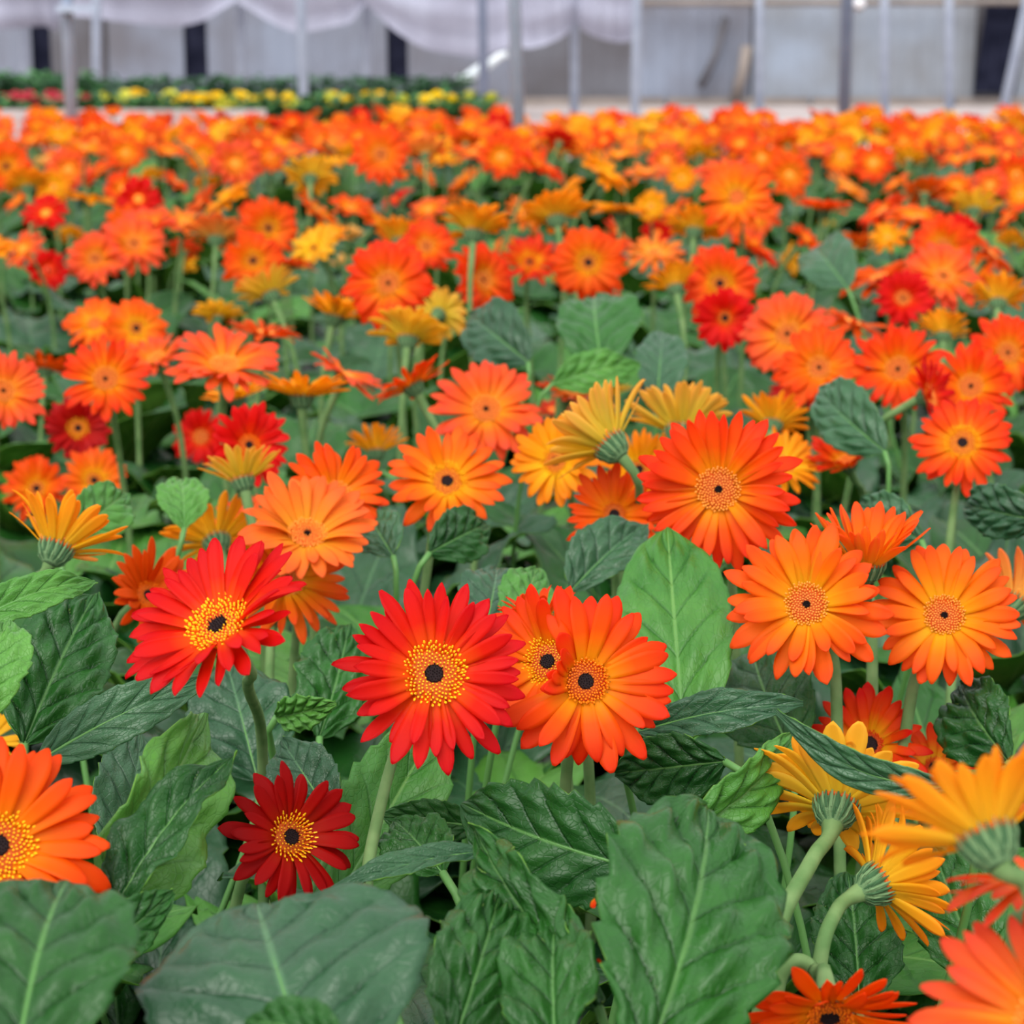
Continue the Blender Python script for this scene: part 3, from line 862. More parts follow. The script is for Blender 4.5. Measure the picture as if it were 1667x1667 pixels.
yl = [(170, 157, 22, 'lime-yellow'), (212, 165, 20, 'lime-yellow'), (232, 158, 26, 'yellow'), (280, 163, 24, 'yellow'), (304, 158, 22, 'yellow'), (322, 162, 30, 'yellow'), (352, 158, 26, 'yellow'), (378, 163, 22, 'lime-yellow'),
      (394, 158, 24, 'yellow'), (412, 164, 26, 'yellow'), (440, 157, 26, 'yellow'), (424, 160, 20, 'lime-yellow'), (470, 155, 22, 'lime-yellow'), (516, 160, 20, 'lime-yellow'), (538, 157, 24, 'lime-yellow'), (575, 162, 22, 'yellow'),
      (596, 156, 24, 'yellow'), (616, 157, 28, 'yellow'), (640, 158, 20, 'yellow'), (690, 160, 20, 'lime-yellow'), (712, 158, 26, 'yellow'), (735, 160, 22, 'yellow'), (756, 162, 20, 'yellow'), (800, 157, 22, 'lime-yellow'), (560, 160, 20, 'yellow'), (655, 162, 20, 'lime-yellow')]
yl += [(rg.uniform(180, 770), rg.uniform(152, 168), rg.uniform(20, 27), rg.choice(['yellow', 'yellow', 'lime-yellow'])) for _ in range(24)]
def yk(q):
    u = q[0]
    where = 'left of the slim post' if u < 490 else ('right of the slim post' if u < 735 else 'by the leaning white roll')
    return 'small %s flower in the row behind, %s' % (q[3], where)
for q, lab in single_out(yl, yk): small_flower(q[0], q[1] + 4, q[2] * 1.25, q[3], lab, 'small yellow flowers in the row behind')
def pk(q): return 'small pink flower in the row behind, %s of the crossbar post' % ('left' if q[0] < 110 else 'right')
pl = [(6, 160, 24), (28, 158, 24), (48, 155, 20), (84, 156, 26), (98, 160, 22), (140, 160, 22), (15, 165, 18), (60, 162, 20), (36, 166, 18)]
for q, lab in single_out(pl, pk): small_flower(q[0], q[1] + 3, q[2] * 1.25, 'pink', lab, 'small pink flowers in the row behind')

# ------------------------------------------------------------------ gerberas in the front of the bed
FR = (0, .22, .97)
flower(706, 1098, 300, (.10, .20, .97), 'crimson', 'golden', 'large red gerbera with golden disc, its dark eye facing the viewer', cup=6, n=42, kind='slim', D=.09, stem=[(652, 1200, 1.10), (614, 1335, 1.08), (597, 1440, 1.06)], jit=10, thick=.0029)
flower(953, 1110, 285, (.10, .10, .98), 'scarlet', 'fiery', 'orange-red gerbera with small red disc overlapping another beside the large red one', cup=8, n=36, kind='broad', D=.088, gap=(128, 196, 45, .55))
flower(893, 1078, 240, (-.30, .22, .93), 'scarlet', 'golden', 'orange-red gerbera half hidden between the large red and the small-disc bloom', cup=16, n=34, kind='broad', D=.08)
flower(880, 1010, 150, (-.2, .8, .1), 'scarlet', 'plain', 'small orange bud-like bloom showing yellow petal backs behind the overlapping pair', cup=42, n=22, D=.055)
flower(358, 1022, 315, (-.45, .60, .66), 'crimson', 'golden', 'pinkish red gerbera tilted away to the left on a bent stem', cup=12, n=46, D=.09, stem=[(404, 1120, 1.10), (428, 1245, 1.22)], jit=9, thick=.0028)
flower(472, 1363, 228, (.45, .12, .88), 'darkred', 'thread', 'deep red gerbera low among leaves with long yellow filaments', cup=8, n=30, kind='broad', D=.070, jit=13)
flower(-4, 1378, 345, (.12, .18, .97), 'tangerine', 'golden', 'big orange-red gerbera cut by the left edge with brown eye', cup=6, n=40, kind='broad', D=.092)
flower(1313, 985, 254, (-.04, .22, .97), 'orange', 'peach', 'bright orange gerbera with peach disc, left of two matching blooms at right', cup=7, n=40, kind='broad', D=.09, stem=[(1352, 1050, 1.28), (1362, 1150, 1.27)], thick=.0032)
flower(1537, 1003, 236, (.05, .26, .96), 'orange', 'peach', 'bright orange gerbera with peach disc, right one of the matching pair', cup=8, n=36, kind='broad', D=.086, stem=[(1505, 1060, 1.3), (1482, 1142, 1.29)], thick=.0032)
flower(1412, 916, 232, (.06, .93, .26), 'orange', 'plain', 'upturned orange gerbera seen from the side between the matching orange pair', cup=40, n=34, D=.085, stem=[(1418, 990, 1.4), (1420, 1110, 1.4)], thick=.0034)
flower(1655, 985, 200, (.55, .6, -.5), 'peach', 'plain', 'pale orange gerbera seen from behind at the right edge', cup=22, n=30, D=.085, stem=[(1560, 1080, 1.47), (1546, 1150, 1.45)])
flower(1414, 1214, 192, (-.05, .28, .95), 'flame', 'ring', 'red-tipped gerbera with a large black eye above the yellow upturned bloom', cup=16, n=30, kind='broad', D=.072)
flower(1524, 1252, 156, (.12, .5, .85), 'flame', 'ring', 'small red gerbera beside the black-eyed red-tipped one', cup=18, n=28, kind='broad', D=.06)
flower(1362, 1312, 292, (.16, .78, -.58), 'yellow', 'plain', 'yellow gerbera seen from behind on a thick downy stem under a folded leaf', cup=14, n=36, kind='broad', D=.09, stem=[(1322, 1400, 1.03), (1262, 1530, 1.0)], jit=7, thick=.0038)
flower(1430, 1438, 275, (.80, .42, -.42), 'amber', 'plain', 'amber gerbera facing right, seen from behind on a curved downy stem', cup=22, n=34, D=.082, stem=[(1353, 1500, 1.0), (1334, 1575, .99)], jit=9, thick=.0033)
flower(1350, 1652, 300, (.08, -.74, .66), 'tangerine', 'dark', 'nodding orange gerbera hanging from a hooked stem at the bottom', cup=20, n=38, D=.078, stem=[(1326, 1580, .985), (1298, 1564, .985), (1272, 1586, .985), (1262, 1640, .985)], jit=9, thick=.0033)
flower(1606, 1362, 385, (-.36, .80, -.30), 'amber', 'plain', 'blurred amber gerbera seen from below at the right edge', cup=28, n=34, D=.078, stem=[(1672, 1440, .70), (1705, 1580, .70)], thick=.0030)
flower(1690, 1432, 290, (-.2, .95, .15), 'coral', 'plain', 'blurred coral gerbera petals at the right edge below the amber bloom', cup=-8, n=32, D=.062, stem=[(1652, 1500, .78), (1655, 1560, .78)])
flower(1712, 1672, 420, (-.15, .35, .92), 'coral', 'peach', 'blurred coral orange gerbera in the bottom right corner', cup=6, n=36, D=.086)
flower(92, 892, 222, (.35, .82, -.38), 'amber', 'plain', 'yellow-amber gerbera seen from behind with green cup at the left edge', cup=34, n=34, D=.088, stem=[(58, 955, 1.4)])
flower(-20, 1205, 120, (.5, .5, .5), 'yellow', 'plain', 'yellow petal tips poking in at the left edge above the big orange bloom', cup=20, n=26, D=.05)
flower(240, 970, 172, (.45, .25, .85), 'rust', 'dark', 'shaded rust-orange gerbera beneath the amber one at left', cup=24, n=28, kind='broad', D=.075)
flower(500, 872, 222, (.08, .62, .75), 'peach', 'peach', 'pale peach-orange gerbera opening upward above the pinkish red one', cup=14, n=36, kind='broad', D=.094)
flower(466, 942, 205, (.32, .12, .93), 'orange', 'peach', 'orange gerbera tucked under the pale peach-orange bloom', cup=8, n=36, D=.088, stem=[(442, 1030, 1.47), (438, 1130, 1.46)])
flower(352, 880, 175, (-.25, .72, -.55), 'amber', 'plain', 'amber gerbera showing petal backs left of the peach-orange bloom', cup=20, n=30, D=.085)
flower(410, 868, 150, (-.3, .55, .5), 'coral', 'plain', 'coral gerbera squeezed behind the pinkish red bloom', cup=24, n=28, D=.078)
flower(548, 806, 172, (.25, .45, .85), 'tangerine', 'plain', 'orange gerbera standing behind the pale peach-orange bloom', cup=14, n=30, kind='broad')
flower(395, 782, 150, (-.2, .85, -.3), 'lime', 'plain', 'olive-yellow gerbera seen from behind above the peach-orange bloom', cup=34, n=26)
# ------------------------------------------------------------------ gerberas of the middle rows
MID = [
 (728, 785, 182, (.0, .42, .9), 'orange', 'golden', 'orange gerbera with small dark eye standing alone in the middle', 10, 'broad', 30, (704, 870)),
 (791, 668, 168, (.02, .45, .9), 'coral', 'peach', 'coral gerbera directly above the lone small-eyed orange one', 10, 'broad', 32, None),
 (992, 724, 215, (-.62, .62, -.35), 'lime', 'plain', 'greenish yellow gerbera in profile on a bare green stem', 34, 'slim', 34, (1034, 885)),
 (1108, 700, 185, (.05, .82, -.45), 'lime', 'plain', 'yellow gerbera seen from behind above the tall orange-red one', 34, 'slim', 32, None),
 (1170, 797, 245, (-.06, .10, .98), 'scarlet', 'peach', 'tall orange-red gerbera with dark eye right of the greenish yellow profile', 9, 'slim', 40, None),
 (905, 752, 140, (-.25, .25, .92), 'amber', 'golden', 'amber gerbera behind the petals of the greenish yellow profile', 12, 'broad', 30, None),
 (1040, 765, 130, (.1, .3, .9), 'amber', 'golden', 'orange-amber gerbera behind the bare green stem', 8, 'slim', 32, None),
 (1000, 838, 152, (.0, .12, .98), 'tangerine', 'dark', 'dark-eyed orange gerbera half sunk in leaves by the bare stem', 8, 'slim', 32, None),
 (1258, 690, 120, (.1, .6, -.4), 'amber', 'plain', 'amber gerbera top right of the tall orange-red one', 25, 'slim', 28, None),
 (1275, 758, 125, (.3, .5, .6), 'amber', 'plain', 'amber gerbera peeking from behind the right of the tall orange-red one', 14, 'slim', 28, None),
 (1378, 752, 125, (-.25, .65, .55), 'flame', 'plain', 'cupped red-orange gerbera with yellow heart right of the amber ones', 30, 'slim', 28, (1408, 820)),
 (1567, 722, 156, (.0, .35, .93), 'scarlet', 'golden', 'orange-red gerbera with tiny dark eye on a pale stem at right', 8, 'broad', 30, (1552, 830)),
 (1580, 630, 142, (.08, .3, .95), 'scarlet', 'peach', 'orange-red gerbera with plain disc above the tiny-eyed one', 8, 'broad', 30, None),
 (1462, 602, 138, (-.1, .3, .93), 'scarlet', 'peach', 'red-orange gerbera on the left of the right-hand cluster', 8, 'slim', 32, None),
 (1510, 645, 125, (.8, .3, .35), 'crimson', 'plain', 'dark coral gerbera edge-on within the right-hand cluster', 14, 'slim', 28, None),
 (1640, 575, 118, (.2, .25, .95), 'scarlet', 'peach', 'orange gerbera at the right edge behind the red-orange cluster', 8, 'broad', 28, None),
 (1536, 545, 90, (.05, .8, -.4), 'amber', 'plain', 'yellow-amber gerbera back rising above the red-orange cluster', 28, 'slim', 24, None),
 (1282, 545, 138, (-.05, .38, .92), 'coral', 'peach', 'coral gerbera, the upper of the overlapping coral-orange couple', 9, 'broad', 30, None),
 (1333, 600, 130, (.05, .35, .93), 'tangerine', 'peach', 'orange gerbera, the lower of the overlapping coral-orange couple', 9, 'broad', 30, None),
 (1300, 632, 90, (-.2, .3, .9), 'darkred', 'plain', 'dark red gerbera shaded beneath the coral-orange couple', 10, 'slim', 24, None),
 (1385, 528, 112, (.3, .8, .1), 'rust', 'plain', 'rust-orange gerbera lying flat behind the coral-orange couple', 4, 'slim', 28, None),
 (1470, 487, 90, (.1, .3, .9), 'ruby', 'peach', 'red gerbera among leaves above the red-orange cluster', 14, 'broad', 24, None),
 (1625, 492, 100, (.05, .72, -.5), 'amber', 'plain', 'yellow-amber gerbera with fringed petals near the right edge', 28, 'slim', 28, None),
 (1535, 452, 118, (.25, .62, .7), 'coral', 'peach', 'coral gerbera with salmon rim tilted to the right', 10, 'broad', 28, None),
 (1432, 455, 115, (-.2, .85, .2), 'rust', 'plain', 'rust-orange flat gerbera left of the salmon-rimmed coral one', 6, 'broad', 28, None),
 (1172, 462, 112, (.0, .2, .97), 'scarlet', 'golden', 'orange-red gerbera with dark eye behind the big round leaf', 8, 'broad', 30, None),
 (1180, 518, 92, (.1, .1, .98), 'ruby', 'dark', 'red gerbera just below the dark-eyed orange-red one', 10, 'broad', 24, None),
 (1098, 468, 95, (-.2, .7, -.4), 'amber', 'plain', 'amber gerbera back left of the dark-eyed orange-red one', 28, 'slim', 24, None),
 (958, 428, 112, (.0, .2, .97), 'tangerine', 'golden', 'orange gerbera with a dark dot above the big round leaf', 8, 'broad', 30, None),
 (935, 462, 74, (-.1, .8, -.4), 'cream', 'plain', 'pale yellow gerbera back before the dark-dotted orange one', 36, 'slim', 22, None),
 (1000, 492, 70, (.6, .5, .2), 'ruby', 'plain', 'red gerbera edge-on at the rim of the big round leaf', 14, 'slim', 22, None),
 (1065, 414, 92, (.0, .85, .45), 'peach', 'peach', 'pale salmon gerbera with spread petals above the amber one', 2, 'slim', 26, None),
 (632, 462, 132, (-.08, .25, .95), 'scarlet', 'peach', 'wide orange-red gerbera with pale heart left of centre', 12, 'broad', 34, None),
 (785, 456, 108, (.55, .2, .8), 'scarlet', 'peach', 'orange-red gerbera turned right beside a thin stalk', 10, 'broad', 28, None),
 (772, 378, 118, (.08, .7, -.3), 'amber', 'plain', 'amber-orange gerbera back with green cup above the right-turned one', 26, 'broad', 30, None),
 (862, 428, 88, (.1, .5, .8), 'flame', 'fiery', 'orange gerbera with a fiery centre right of the right-turned one', 22, 'slim', 26, None),
 (664, 552, 118, (.08, .80, -.42), 'yellow', 'plain', 'yellow gerbera seen from behind with big green cup', 32, 'broad', 30, None),
 (715, 512, 88, (.4, .3, -.7), 'lime', 'plain', 'dull yellow gerbera back behind the yellow cup', 18, 'broad', 24, None),
 (545, 515, 112, (.2, .75, -.1), 'amber', 'plain', 'amber-orange gerbera in profile left of the yellow cup', 32, 'slim', 28, None),
 (440, 480, 105, (-.35, .72, -.45), 'lime', 'plain', 'straw-yellow gerbera in profile leaning left on a grey stem', 24, 'slim', 26, None),
 (437, 372, 88, (.05, .15, .98), 'tangerine', 'golden', 'orange gerbera with brown dot, upper of a stacked pair', 8, 'broad', 28, None),
 (412, 425, 94, (.05, .2, .97), 'tangerine', 'golden', 'orange gerbera with brown dot, lower of a stacked pair', 8, 'broad', 28, None),
 (155, 422, 84, (-.1, .3, .9), 'coral', 'peach', 'coral-red gerbera right of the lone pure red one', 12, 'broad', 26, None),
 (218, 398, 98, (.1, .55, .8), 'coral', 'peach', 'coral gerbera with amber heart right of the coral-red one', 12, 'broad', 28, None),
 (78, 440, 62, (.1, .1, .98), 'ruby', 'fiery', 'lone pure red rounded gerbera at left', 16, 'broad', 20, None),
 (38, 406, 66, (-.45, .5, .5), 'coral', 'plain', 'coral-red gerbera edge-on above the pure red one', 10, 'broad', 20, None),
 (155, 528, 90, (-.15, .55, .8), 'orange', 'plain', 'orange gerbera without eye, left of an orange couple at left', 14, 'broad', 28, None),
 (222, 535, 92, (.0, .25, .97), 'orange', 'golden', 'orange gerbera with an eye, right of an orange couple at left', 8, 'broad', 28, None),
 (172, 618, 135, (-.08, .35, .92), 'scarlet', 'peach', 'spiky scarlet gerbera above the dark red one at left', 14, 'slim', 26, None),
 (255, 585, 96, (-.3, .7, .45), 'coral', 'plain', 'small coral gerbera tilted up beside the spiky scarlet one', 16, 'slim', 22, None),
 (366, 598, 162, (.05, .78, .55), 'coral', 'plain', 'wide coral gerbera with yellow heart opening upward', 10, 'slim', 34, None),
 (127, 697, 104, (.05, .1, .98), 'darkred', 'golden', 'dark red gerbera with black eye at left', 8, 'broad', 30, None),
 (405, 725, 130, (.2, .25, .93), 'ruby', 'fiery', 'red gerbera with orange heart and black eye behind olive petals', 12, 'broad', 32, None),
 (328, 712, 92, (-.3, .2, .9), 'ruby', 'plain', 'red gerbera partly hidden left of the black-eyed red one', 10, 'broad', 26, None),
 (492, 645, 148, (.03, .93, -.05), 'amber', 'plain', 'amber gerbera in profile with flat green cup on straight stem', 16, 'slim', 34, (498, 740)),
 (385, 648, 108, (-.2, .8, .1), 'amber', 'plain', 'amber gerbera behind the black-eyed red one', 22, 'slim', 26, None),
 (560, 612, 110, (.45, .85, .1), 'coral', 'plain', 'coral gerbera edge-on right of the amber profile', 2, 'slim', 28, None),
 (5, 638, 135, (.1, .4, .9), 'coral', 'peach', 'coral-red gerbera cut by the left edge', 12, 'broad', 30, None),
 (75, 602, 84, (.1, .75, -.2), 'rust', 'plain', 'rust-orange gerbera behind the coral-red one at the left edge', 18, 'slim', 22, None),
 (430, 545, 110, (.1, .9, .12), 'rust', 'plain', 'orange gerbera lying flat, seen edge-on above the amber profile', 4, 'slim', 26, None),
 (355, 515, 76, (.0, .8, -.3), 'yellow', 'plain', 'small yellow gerbera back among leaves', 26, 'slim', 20, None),
 (60, 796, 105, (-.2, .3, .9), 'tangerine', 'golden', 'orange gerbera, left of a couple above the amber one at left', 10, 'broad', 28, None),
 (153, 783, 106, (.1, .35, .93), 'orange', 'golden', 'orange gerbera with dark dot, right of a couple at left', 8, 'broad', 28, None),
 (612, 735, 110, (-.05, .85, -.25), 'amber', 'plain', 'yellow-amber gerbera back left of the lone small-eyed one', 36, 'slim', 24, (640, 850)),
 (672, 628, 130, (-.45, .75, -.15), 'tangerine', 'plain', 'orange gerbera edge-on sloping down to the left', 2, 'slim', 28, None),
 (925, 642, 108, (.3, .88, .2), 'coral', 'plain', 'coral gerbera edge-on right of the coral one', 2, 'slim', 26, None),
 (900, 668, 76, (.0, .8, .3), 'ruby', 'plain', 'red petals of a gerbera beneath the edge-on coral one', 4, 'slim', 22, None),
 (990, 645, 78, (.0, .85, -.2), 'yellow', 'plain', 'yellow gerbera back behind the greenish yellow profile', 30, 'slim', 20, None),
 (650, 655, 62, (-.5, .6, .3), 'amber', 'plain', 'withered amber gerbera under the sloping orange one', 20, 'slim', 18, None),
 (505, 290, 82, (.0, .6, -.6), 'yellow', 'plain', 'bright yellow gerbera back in the farther rows', 18, 'broad', 26, None),
 (1585, 342, 80, (.0, .75, -.5), 'yellow', 'plain', 'pale yellow gerbera back with green cup at far right', 22, 'slim', 26, None),
 (75, 270, 40, (-.1, .7, .3), 'cream', 'plain', 'small cream pompom-like gerbera in the farther rows at left', 45, 'slim', 16, None),
 (295, 432, 52, (.3, .3, .4), 'yellow', 'plain', 'half-open yellow gerbera bud beside leaves at left', 60, 'slim', 14, None),
 (45, 474, 44, (-.1, -.6, .5), 'cream', 'plain', 'cream closed bud below the pure red gerbera', 70, 'slim', 12, None),
 (1275, 425, 62, (.75, .1, .3), 'yellow', 'plain', 'half-closed yellow gerbera in profile by a pale leaf', 45, 'slim', 18, None),
 (570, 388, 48, (.2, .7, .2), 'cream', 'plain', 'peach closed bud above the wide orange-red gerbera', 66, 'slim', 12, None),
 (560, 436, 46, (-.2, .6, .2), 'cream', 'plain', 'pale bud just left of the wide orange-red gerbera', 60, 'slim', 12, None),
]
for (u, v, s, nv, pal, dk, lab, cup, kd, n, st) in MID:
    far_ = v < 620
    flower(u, v, s * (1.10 if far_ else 1.04), nv, pal, dk, lab, cup=cup, n=n + (2 if far_ else 4), kind='full' if far_ and kd == 'broad' else ('broad' if far_ else kd), stem=[(st[0], st[1], F * min(max(s * (on_plane(u, v, .405) - CAM).dot(FWD) / F, .072), .1) / s + .01)] if st else None, group='gerberas of the middle rows')

# ------------------------------------------------------------------ smaller gerberas farther back (u, v, s, facing, colours)
PHRASE = {'crimson': 'red', 'ruby': 'red', 'scarlet': 'orange-red', 'orange': 'orange', 'tangerine': 'deep orange', 'coral': 'coral', 'amber': 'amber', 'yellow': 'yellow', 'rust': 'rust-orange', 'peach': 'pale orange', 'darkred': 'dark red', 'flame': 'red-tipped', 'lime': 'olive-yellow', 'cream': 'cream'}
f_, a_, b_, e_, l_, r_ = (0, .3, .95), (.0, .9, .25), (0, .75, -.45), (.0, .95, .02), (-.6, .65, .2), (.6, .65, .2)
BACK = [
 (10,272,70,f_,'tangerine'),(45,306,72,b_,'amber'),(88,306,48,f_,'amber'),(112,277,60,f_,'coral'),(140,243,62,a_,'orange'),(100,256,52,a_,'orange'),(205,250,52,f_,'orange'),(165,281,60,l_,'tangerine'),
 (140,292,42,b_,'yellow'),(272,250,56,a_,'orange'),(286,297,46,r_,'scarlet'),(145,327,66,e_,'amber'),(202,308,56,f_,'scarlet'),(226,325,62,f_,'ruby'),(243,368,84,a_,'coral'),(300,366,80,a_,'peach'),
 (208,372,66,f_,'tangerine'),(115,386,44,b_,'amber'),(352,388,86,b_,'peach'),(384,268,68,f_,'coral'),(372,326,72,l_,'amber'),(328,332,62,l_,'rust'),(337,300,36,b_,'amber'),(440,256,42,f_,'tangerine'),
 (540,266,46,a_,'amber'),(515,346,72,r_,'orange'),(620,252,80,f_,'tangerine'),(628,286,62,a_,'orange'),(686,288,50,r_,'orange'),(647,325,48,l_,'ruby'),(616,366,72,r_,'orange'),(652,392,82,b_,'amber'),
 (694,402,74,f_,'scarlet'),(692,250,62,b_,'peach'),(756,295,52,l_,'orange'),(816,256,62,f_,'scarlet'),(722,262,56,a_,'amber'),(875,276,76,r_,'scarlet'),(920,250,52,b_,'amber'),(982,286,80,r_,'amber'),
 (1050,282,62,a_,'peach'),(1110,290,42,f_,'amber'),(925,313,52,l_,'amber'),(905,356,98,b_,'amber'),(1010,346,82,e_,'amber'),(1060,336,46,f_,'amber'),(1182,286,82,a_,'coral'),(1200,322,100,f_,'orange'),
 (1070,380,44,f_,'ruby'),(1130,376,88,b_,'amber'),(1006,382,54,r_,'scarlet'),(1222,406,86,r_,'scarlet'),(1235,352,60,f_,'coral'),(1286,286,62,f_,'tangerine'),(1328,252,58,a_,'coral'),(1370,256,56,f_,'orange'),
 (1422,266,58,f_,'scarlet'),(1378,308,64,r_,'peach'),(1340,342,78,e_,'tangerine'),(1505,316,66,b_,'rust'),(1438,346,72,l_,'scarlet'),(1492,358,82,a_,'orange'),(1310,392,58,r_,'scarlet'),(1347,376,36,b_,'yellow'),
 (1535,402,88,f_,'scarlet'),(1612,416,72,r_,'rust'),(1642,356,60,l_,'tangerine'),(1520,248,46,r_,'scarlet'),(1562,262,56,a_,'orange'),(1604,252,54,a_,'orange'),(1655,286,60,f_,'scarlet'),(1612,302,52,f_,'coral'),
 (330,255,46,f_,'orange'),(475,250,54,a_,'coral'),(575,256,52,b_,'amber'),(770,250,58,a_,'tangerine'),(860,250,50,f_,'tangerine'),(1010,254,56,a_,'orange'),(1085,262,52,f_,'coral'),(1140,254,54,b_,'amber'),
 (1240,258,56,f_,'tangerine'),(1480,262,52,b_,'amber'),(30,330,46,l_,'orange'),(250,292,40,b_,'amber'),(410,352,44,f_,'scarlet'),(1460,300,44,l_,'orange'),(1560,385,60,f_,'ruby'),(1590,440,52,f_,'tangerine'),
 (1390,405,54,b_,'rust'),(1150,420,44,a_,'rust'),(1100,345,50,l_,'orange'),(830,410,48,f_,'orange'),(1210,372,48,f_,'coral'),(740,335,40,b_,'peach'),(300,410,48,b_,'coral'),(1650,400,54,b_,'amber'),
]
ALL_BACK = []
for (u, v, s, nv, pal) in BACK:
    rng = random.Random(int(u * 3 + v))
    nv2 = (nv[0] + rng.uniform(-.15, .15), nv[1] + rng.uniform(-.1, .1), nv[2])
    ALL_BACK.append((u, v, s * 1.22, nv2, pal))
# the dense far end of the bed: near ones are flowers of their own, the farthest are one drift
far = []
rf = random.Random(99)
PW = ['tangerine'] * 7 + ['orange'] * 10 + ['scarlet'] * 5 + ['coral'] * 4 + ['amber'] * 9 + ['ruby'] * 2 + ['peach'] * 3 + ['yellow'] * 2 + ['rust'] * 2
y = 3.1
while y < 7.9:
    hw = .255 * y + .12
    x = -hw
    while x < hw:
        xx = x + rf.uniform(-.05, .05); yy = y + rf.uniform(-.07, .07); zz = rf.uniform(.355, .45) if yy < 6 else rf.uniform(.335, .415)
        far.append((xx, yy, zz, rf.choice(PW)))
        x += rf.uniform(.085, .14) if y > 5.2 else rf.uniform(.16, .3)
    y += .088 if y > 5.2 else .16
def zone(u):
    for lim, w in ((118, 'left of crossbar post'), (490, 'left of slim post'), (840, 'left of middle post'), (1375, 'left of blue-grey post')):
        if u < lim: return w
    return 'right of blue-grey post'
drift = []
for i, (x, yy, z, pal) in enumerate(far):
    C = Vector((x, yy, z)); u, v, d = project(C)
    D = rf.uniform(.072, .095)
    wn = Vector((rf.gauss(0, .45), rf.gauss(-.42, .45), .75)).normalized()
    if v > 236 and any(abs(u - q[0]) < 40 and abs(v - q[1]) < 30 for q in ALL_BACK + MID): continue
    r, up, t = view_frame(u, v)
    nv = (wn.dot(r), wn.dot(up), wn.dot(t))
    if not (-40 < u < W + 40): continue
    drift.append((d, u, v, F * D / d, nv, pal, D))
drift.sort(key=lambda q: q[0])
room = 320 - 28 - len(MID) - len(ALL_BACK)
for d, u, v, s, nv, pal, D in drift[:room]: ALL_BACK.append((u, v, s, nv, pal, D))
def facing(nv):
    if nv[2] > .6: return 'facing forward'
    if nv[2] < -.2: return 'from behind'
    if nv[0] < -.4: return 'tilted left'
    if nv[0] > .4: return 'tilted right'
    return 'open skyward'
def back_key(q):
    row = 'far rows' if q[1] > 320 else ('farther rows' if q[1] > 246 else 'at bed end')
    return '%s gerbera %s, %s, %s' % (PHRASE[q[4]], facing(q[3]), row, zone(q[0]))
for q, lab in single_out(ALL_BACK, back_key):
    dk = random.Random(int(q[0])).choice(['golden', 'peach', 'plain', 'peach'])
    flower(q[0], q[1], q[2], q[3], q[4], dk, lab, cup=30 if facing(q[3]) == 'from behind' else 12, n=30, kind='full', D=q[5] if len(q) > 5 else None,
           group='blurred gerberas of the farther rows')
# the rest joined
V, Fc, Mi, U = [], [], [], []; off = 0; mats = []; mslot = {}
rq = random.Random(5)
# the bed goes on past both sides of the view
ro = random.Random(77)
beside = []
yb = 1.1
while yb < 7.8:
    for sg in (-1, 1):
        for k in range(2):
            C = Vector((sg * (.241 * yb + ro.uniform(.075, .24 + .06 * yb)), yb + ro.uniform(-.08, .08), ro.uniform(.36, .43)))
            wn = Vector((ro.gauss(0, .4), ro.gauss(-.5, .4), .7)).normalized()
            u, v, d = project(C); r, up, t = view_frame(u, v)
            D = ro.uniform(.075, .092)
            if u > -60 - F * D / d * .5 and u < W + 60 + F * D / d * .5: continue
            beside.append((d, u, v, F * D / d, (wn.dot(r), wn.dot(up), wn.dot(t)), ro.choice(PW), D))
    yb += .17
for d, u, v, s, nv, pal, D in drift[room:] + beside:
    C = at(u, v, d); r, up, t = view_frame(u, v)
    n_ = (r * nv[0] + up * nv[1] + t * nv[2]).normalized(); R = D / 2
    Mx = np.array(Matrix.Translation(C) @ frame_from(n_, rq.uniform(0, 6)) @ Matrix.Diagonal((R, R, R, 1)))
    src = [head_mesh(pal, rq.randrange(4), rq.choice([10, 30])), FDISC[rq.choice(['golden', 'peach', 'plain'])], CUP_FAR]
    for me in src:
        nvx = len(me.vertices); co = np.empty(nvx * 3); me.vertices.foreach_get('co', co); co = co.reshape(-1, 3)
        V.append(co @ Mx[:3, :3].T + Mx[:3, 3])
        sl = []
        for m in me.materials:
            if m.name not in mslot: mslot[m.name] = len(mats); mats.append(m)
            sl.append(mslot[m.name])
        uv = np.zeros((nvx, 2))
        if me.uv_layers:
            li = np.empty(len(me.loops), dtype=np.int32); me.loops.foreach_get('vertex_index', li)
            lu = np.empty(len(me.loops) * 2); me.uv_layers[0].data.foreach_get('uv', lu)
            uv[li] = lu.reshape(-1, 2)
        U.append(uv)
        for p in me.polygons:
            Fc.append(tuple(k + off for k in p.vertices)); Mi.append(sl[p.material_index])
        off += nvx
    mbs = MB(); mbs.tube([C - n_ * R * .3, Vector((C.x, C.y + .02, .02))], .0035, 4)
    if STEM.name not in mslot: mslot[STEM.name] = len(mats); mats.append(STEM)
    V.append(np.array(mbs.v)); U.append(np.zeros((len(mbs.v), 2)))
    for f in mbs.f: Fc.append(tuple(k + off for k in f)); Mi.append(mslot[STEM.name])
    off += len(mbs.v)
if V:
    o = new_obj('flower_drift', mesh('flower_drift', np.vstack(V), Fc, mats, Mi, np.vstack(U)))
    tag(o, 'dense blurred drift of orange gerberas at the far edge of the bed', 'flowers', None, 'stuff')

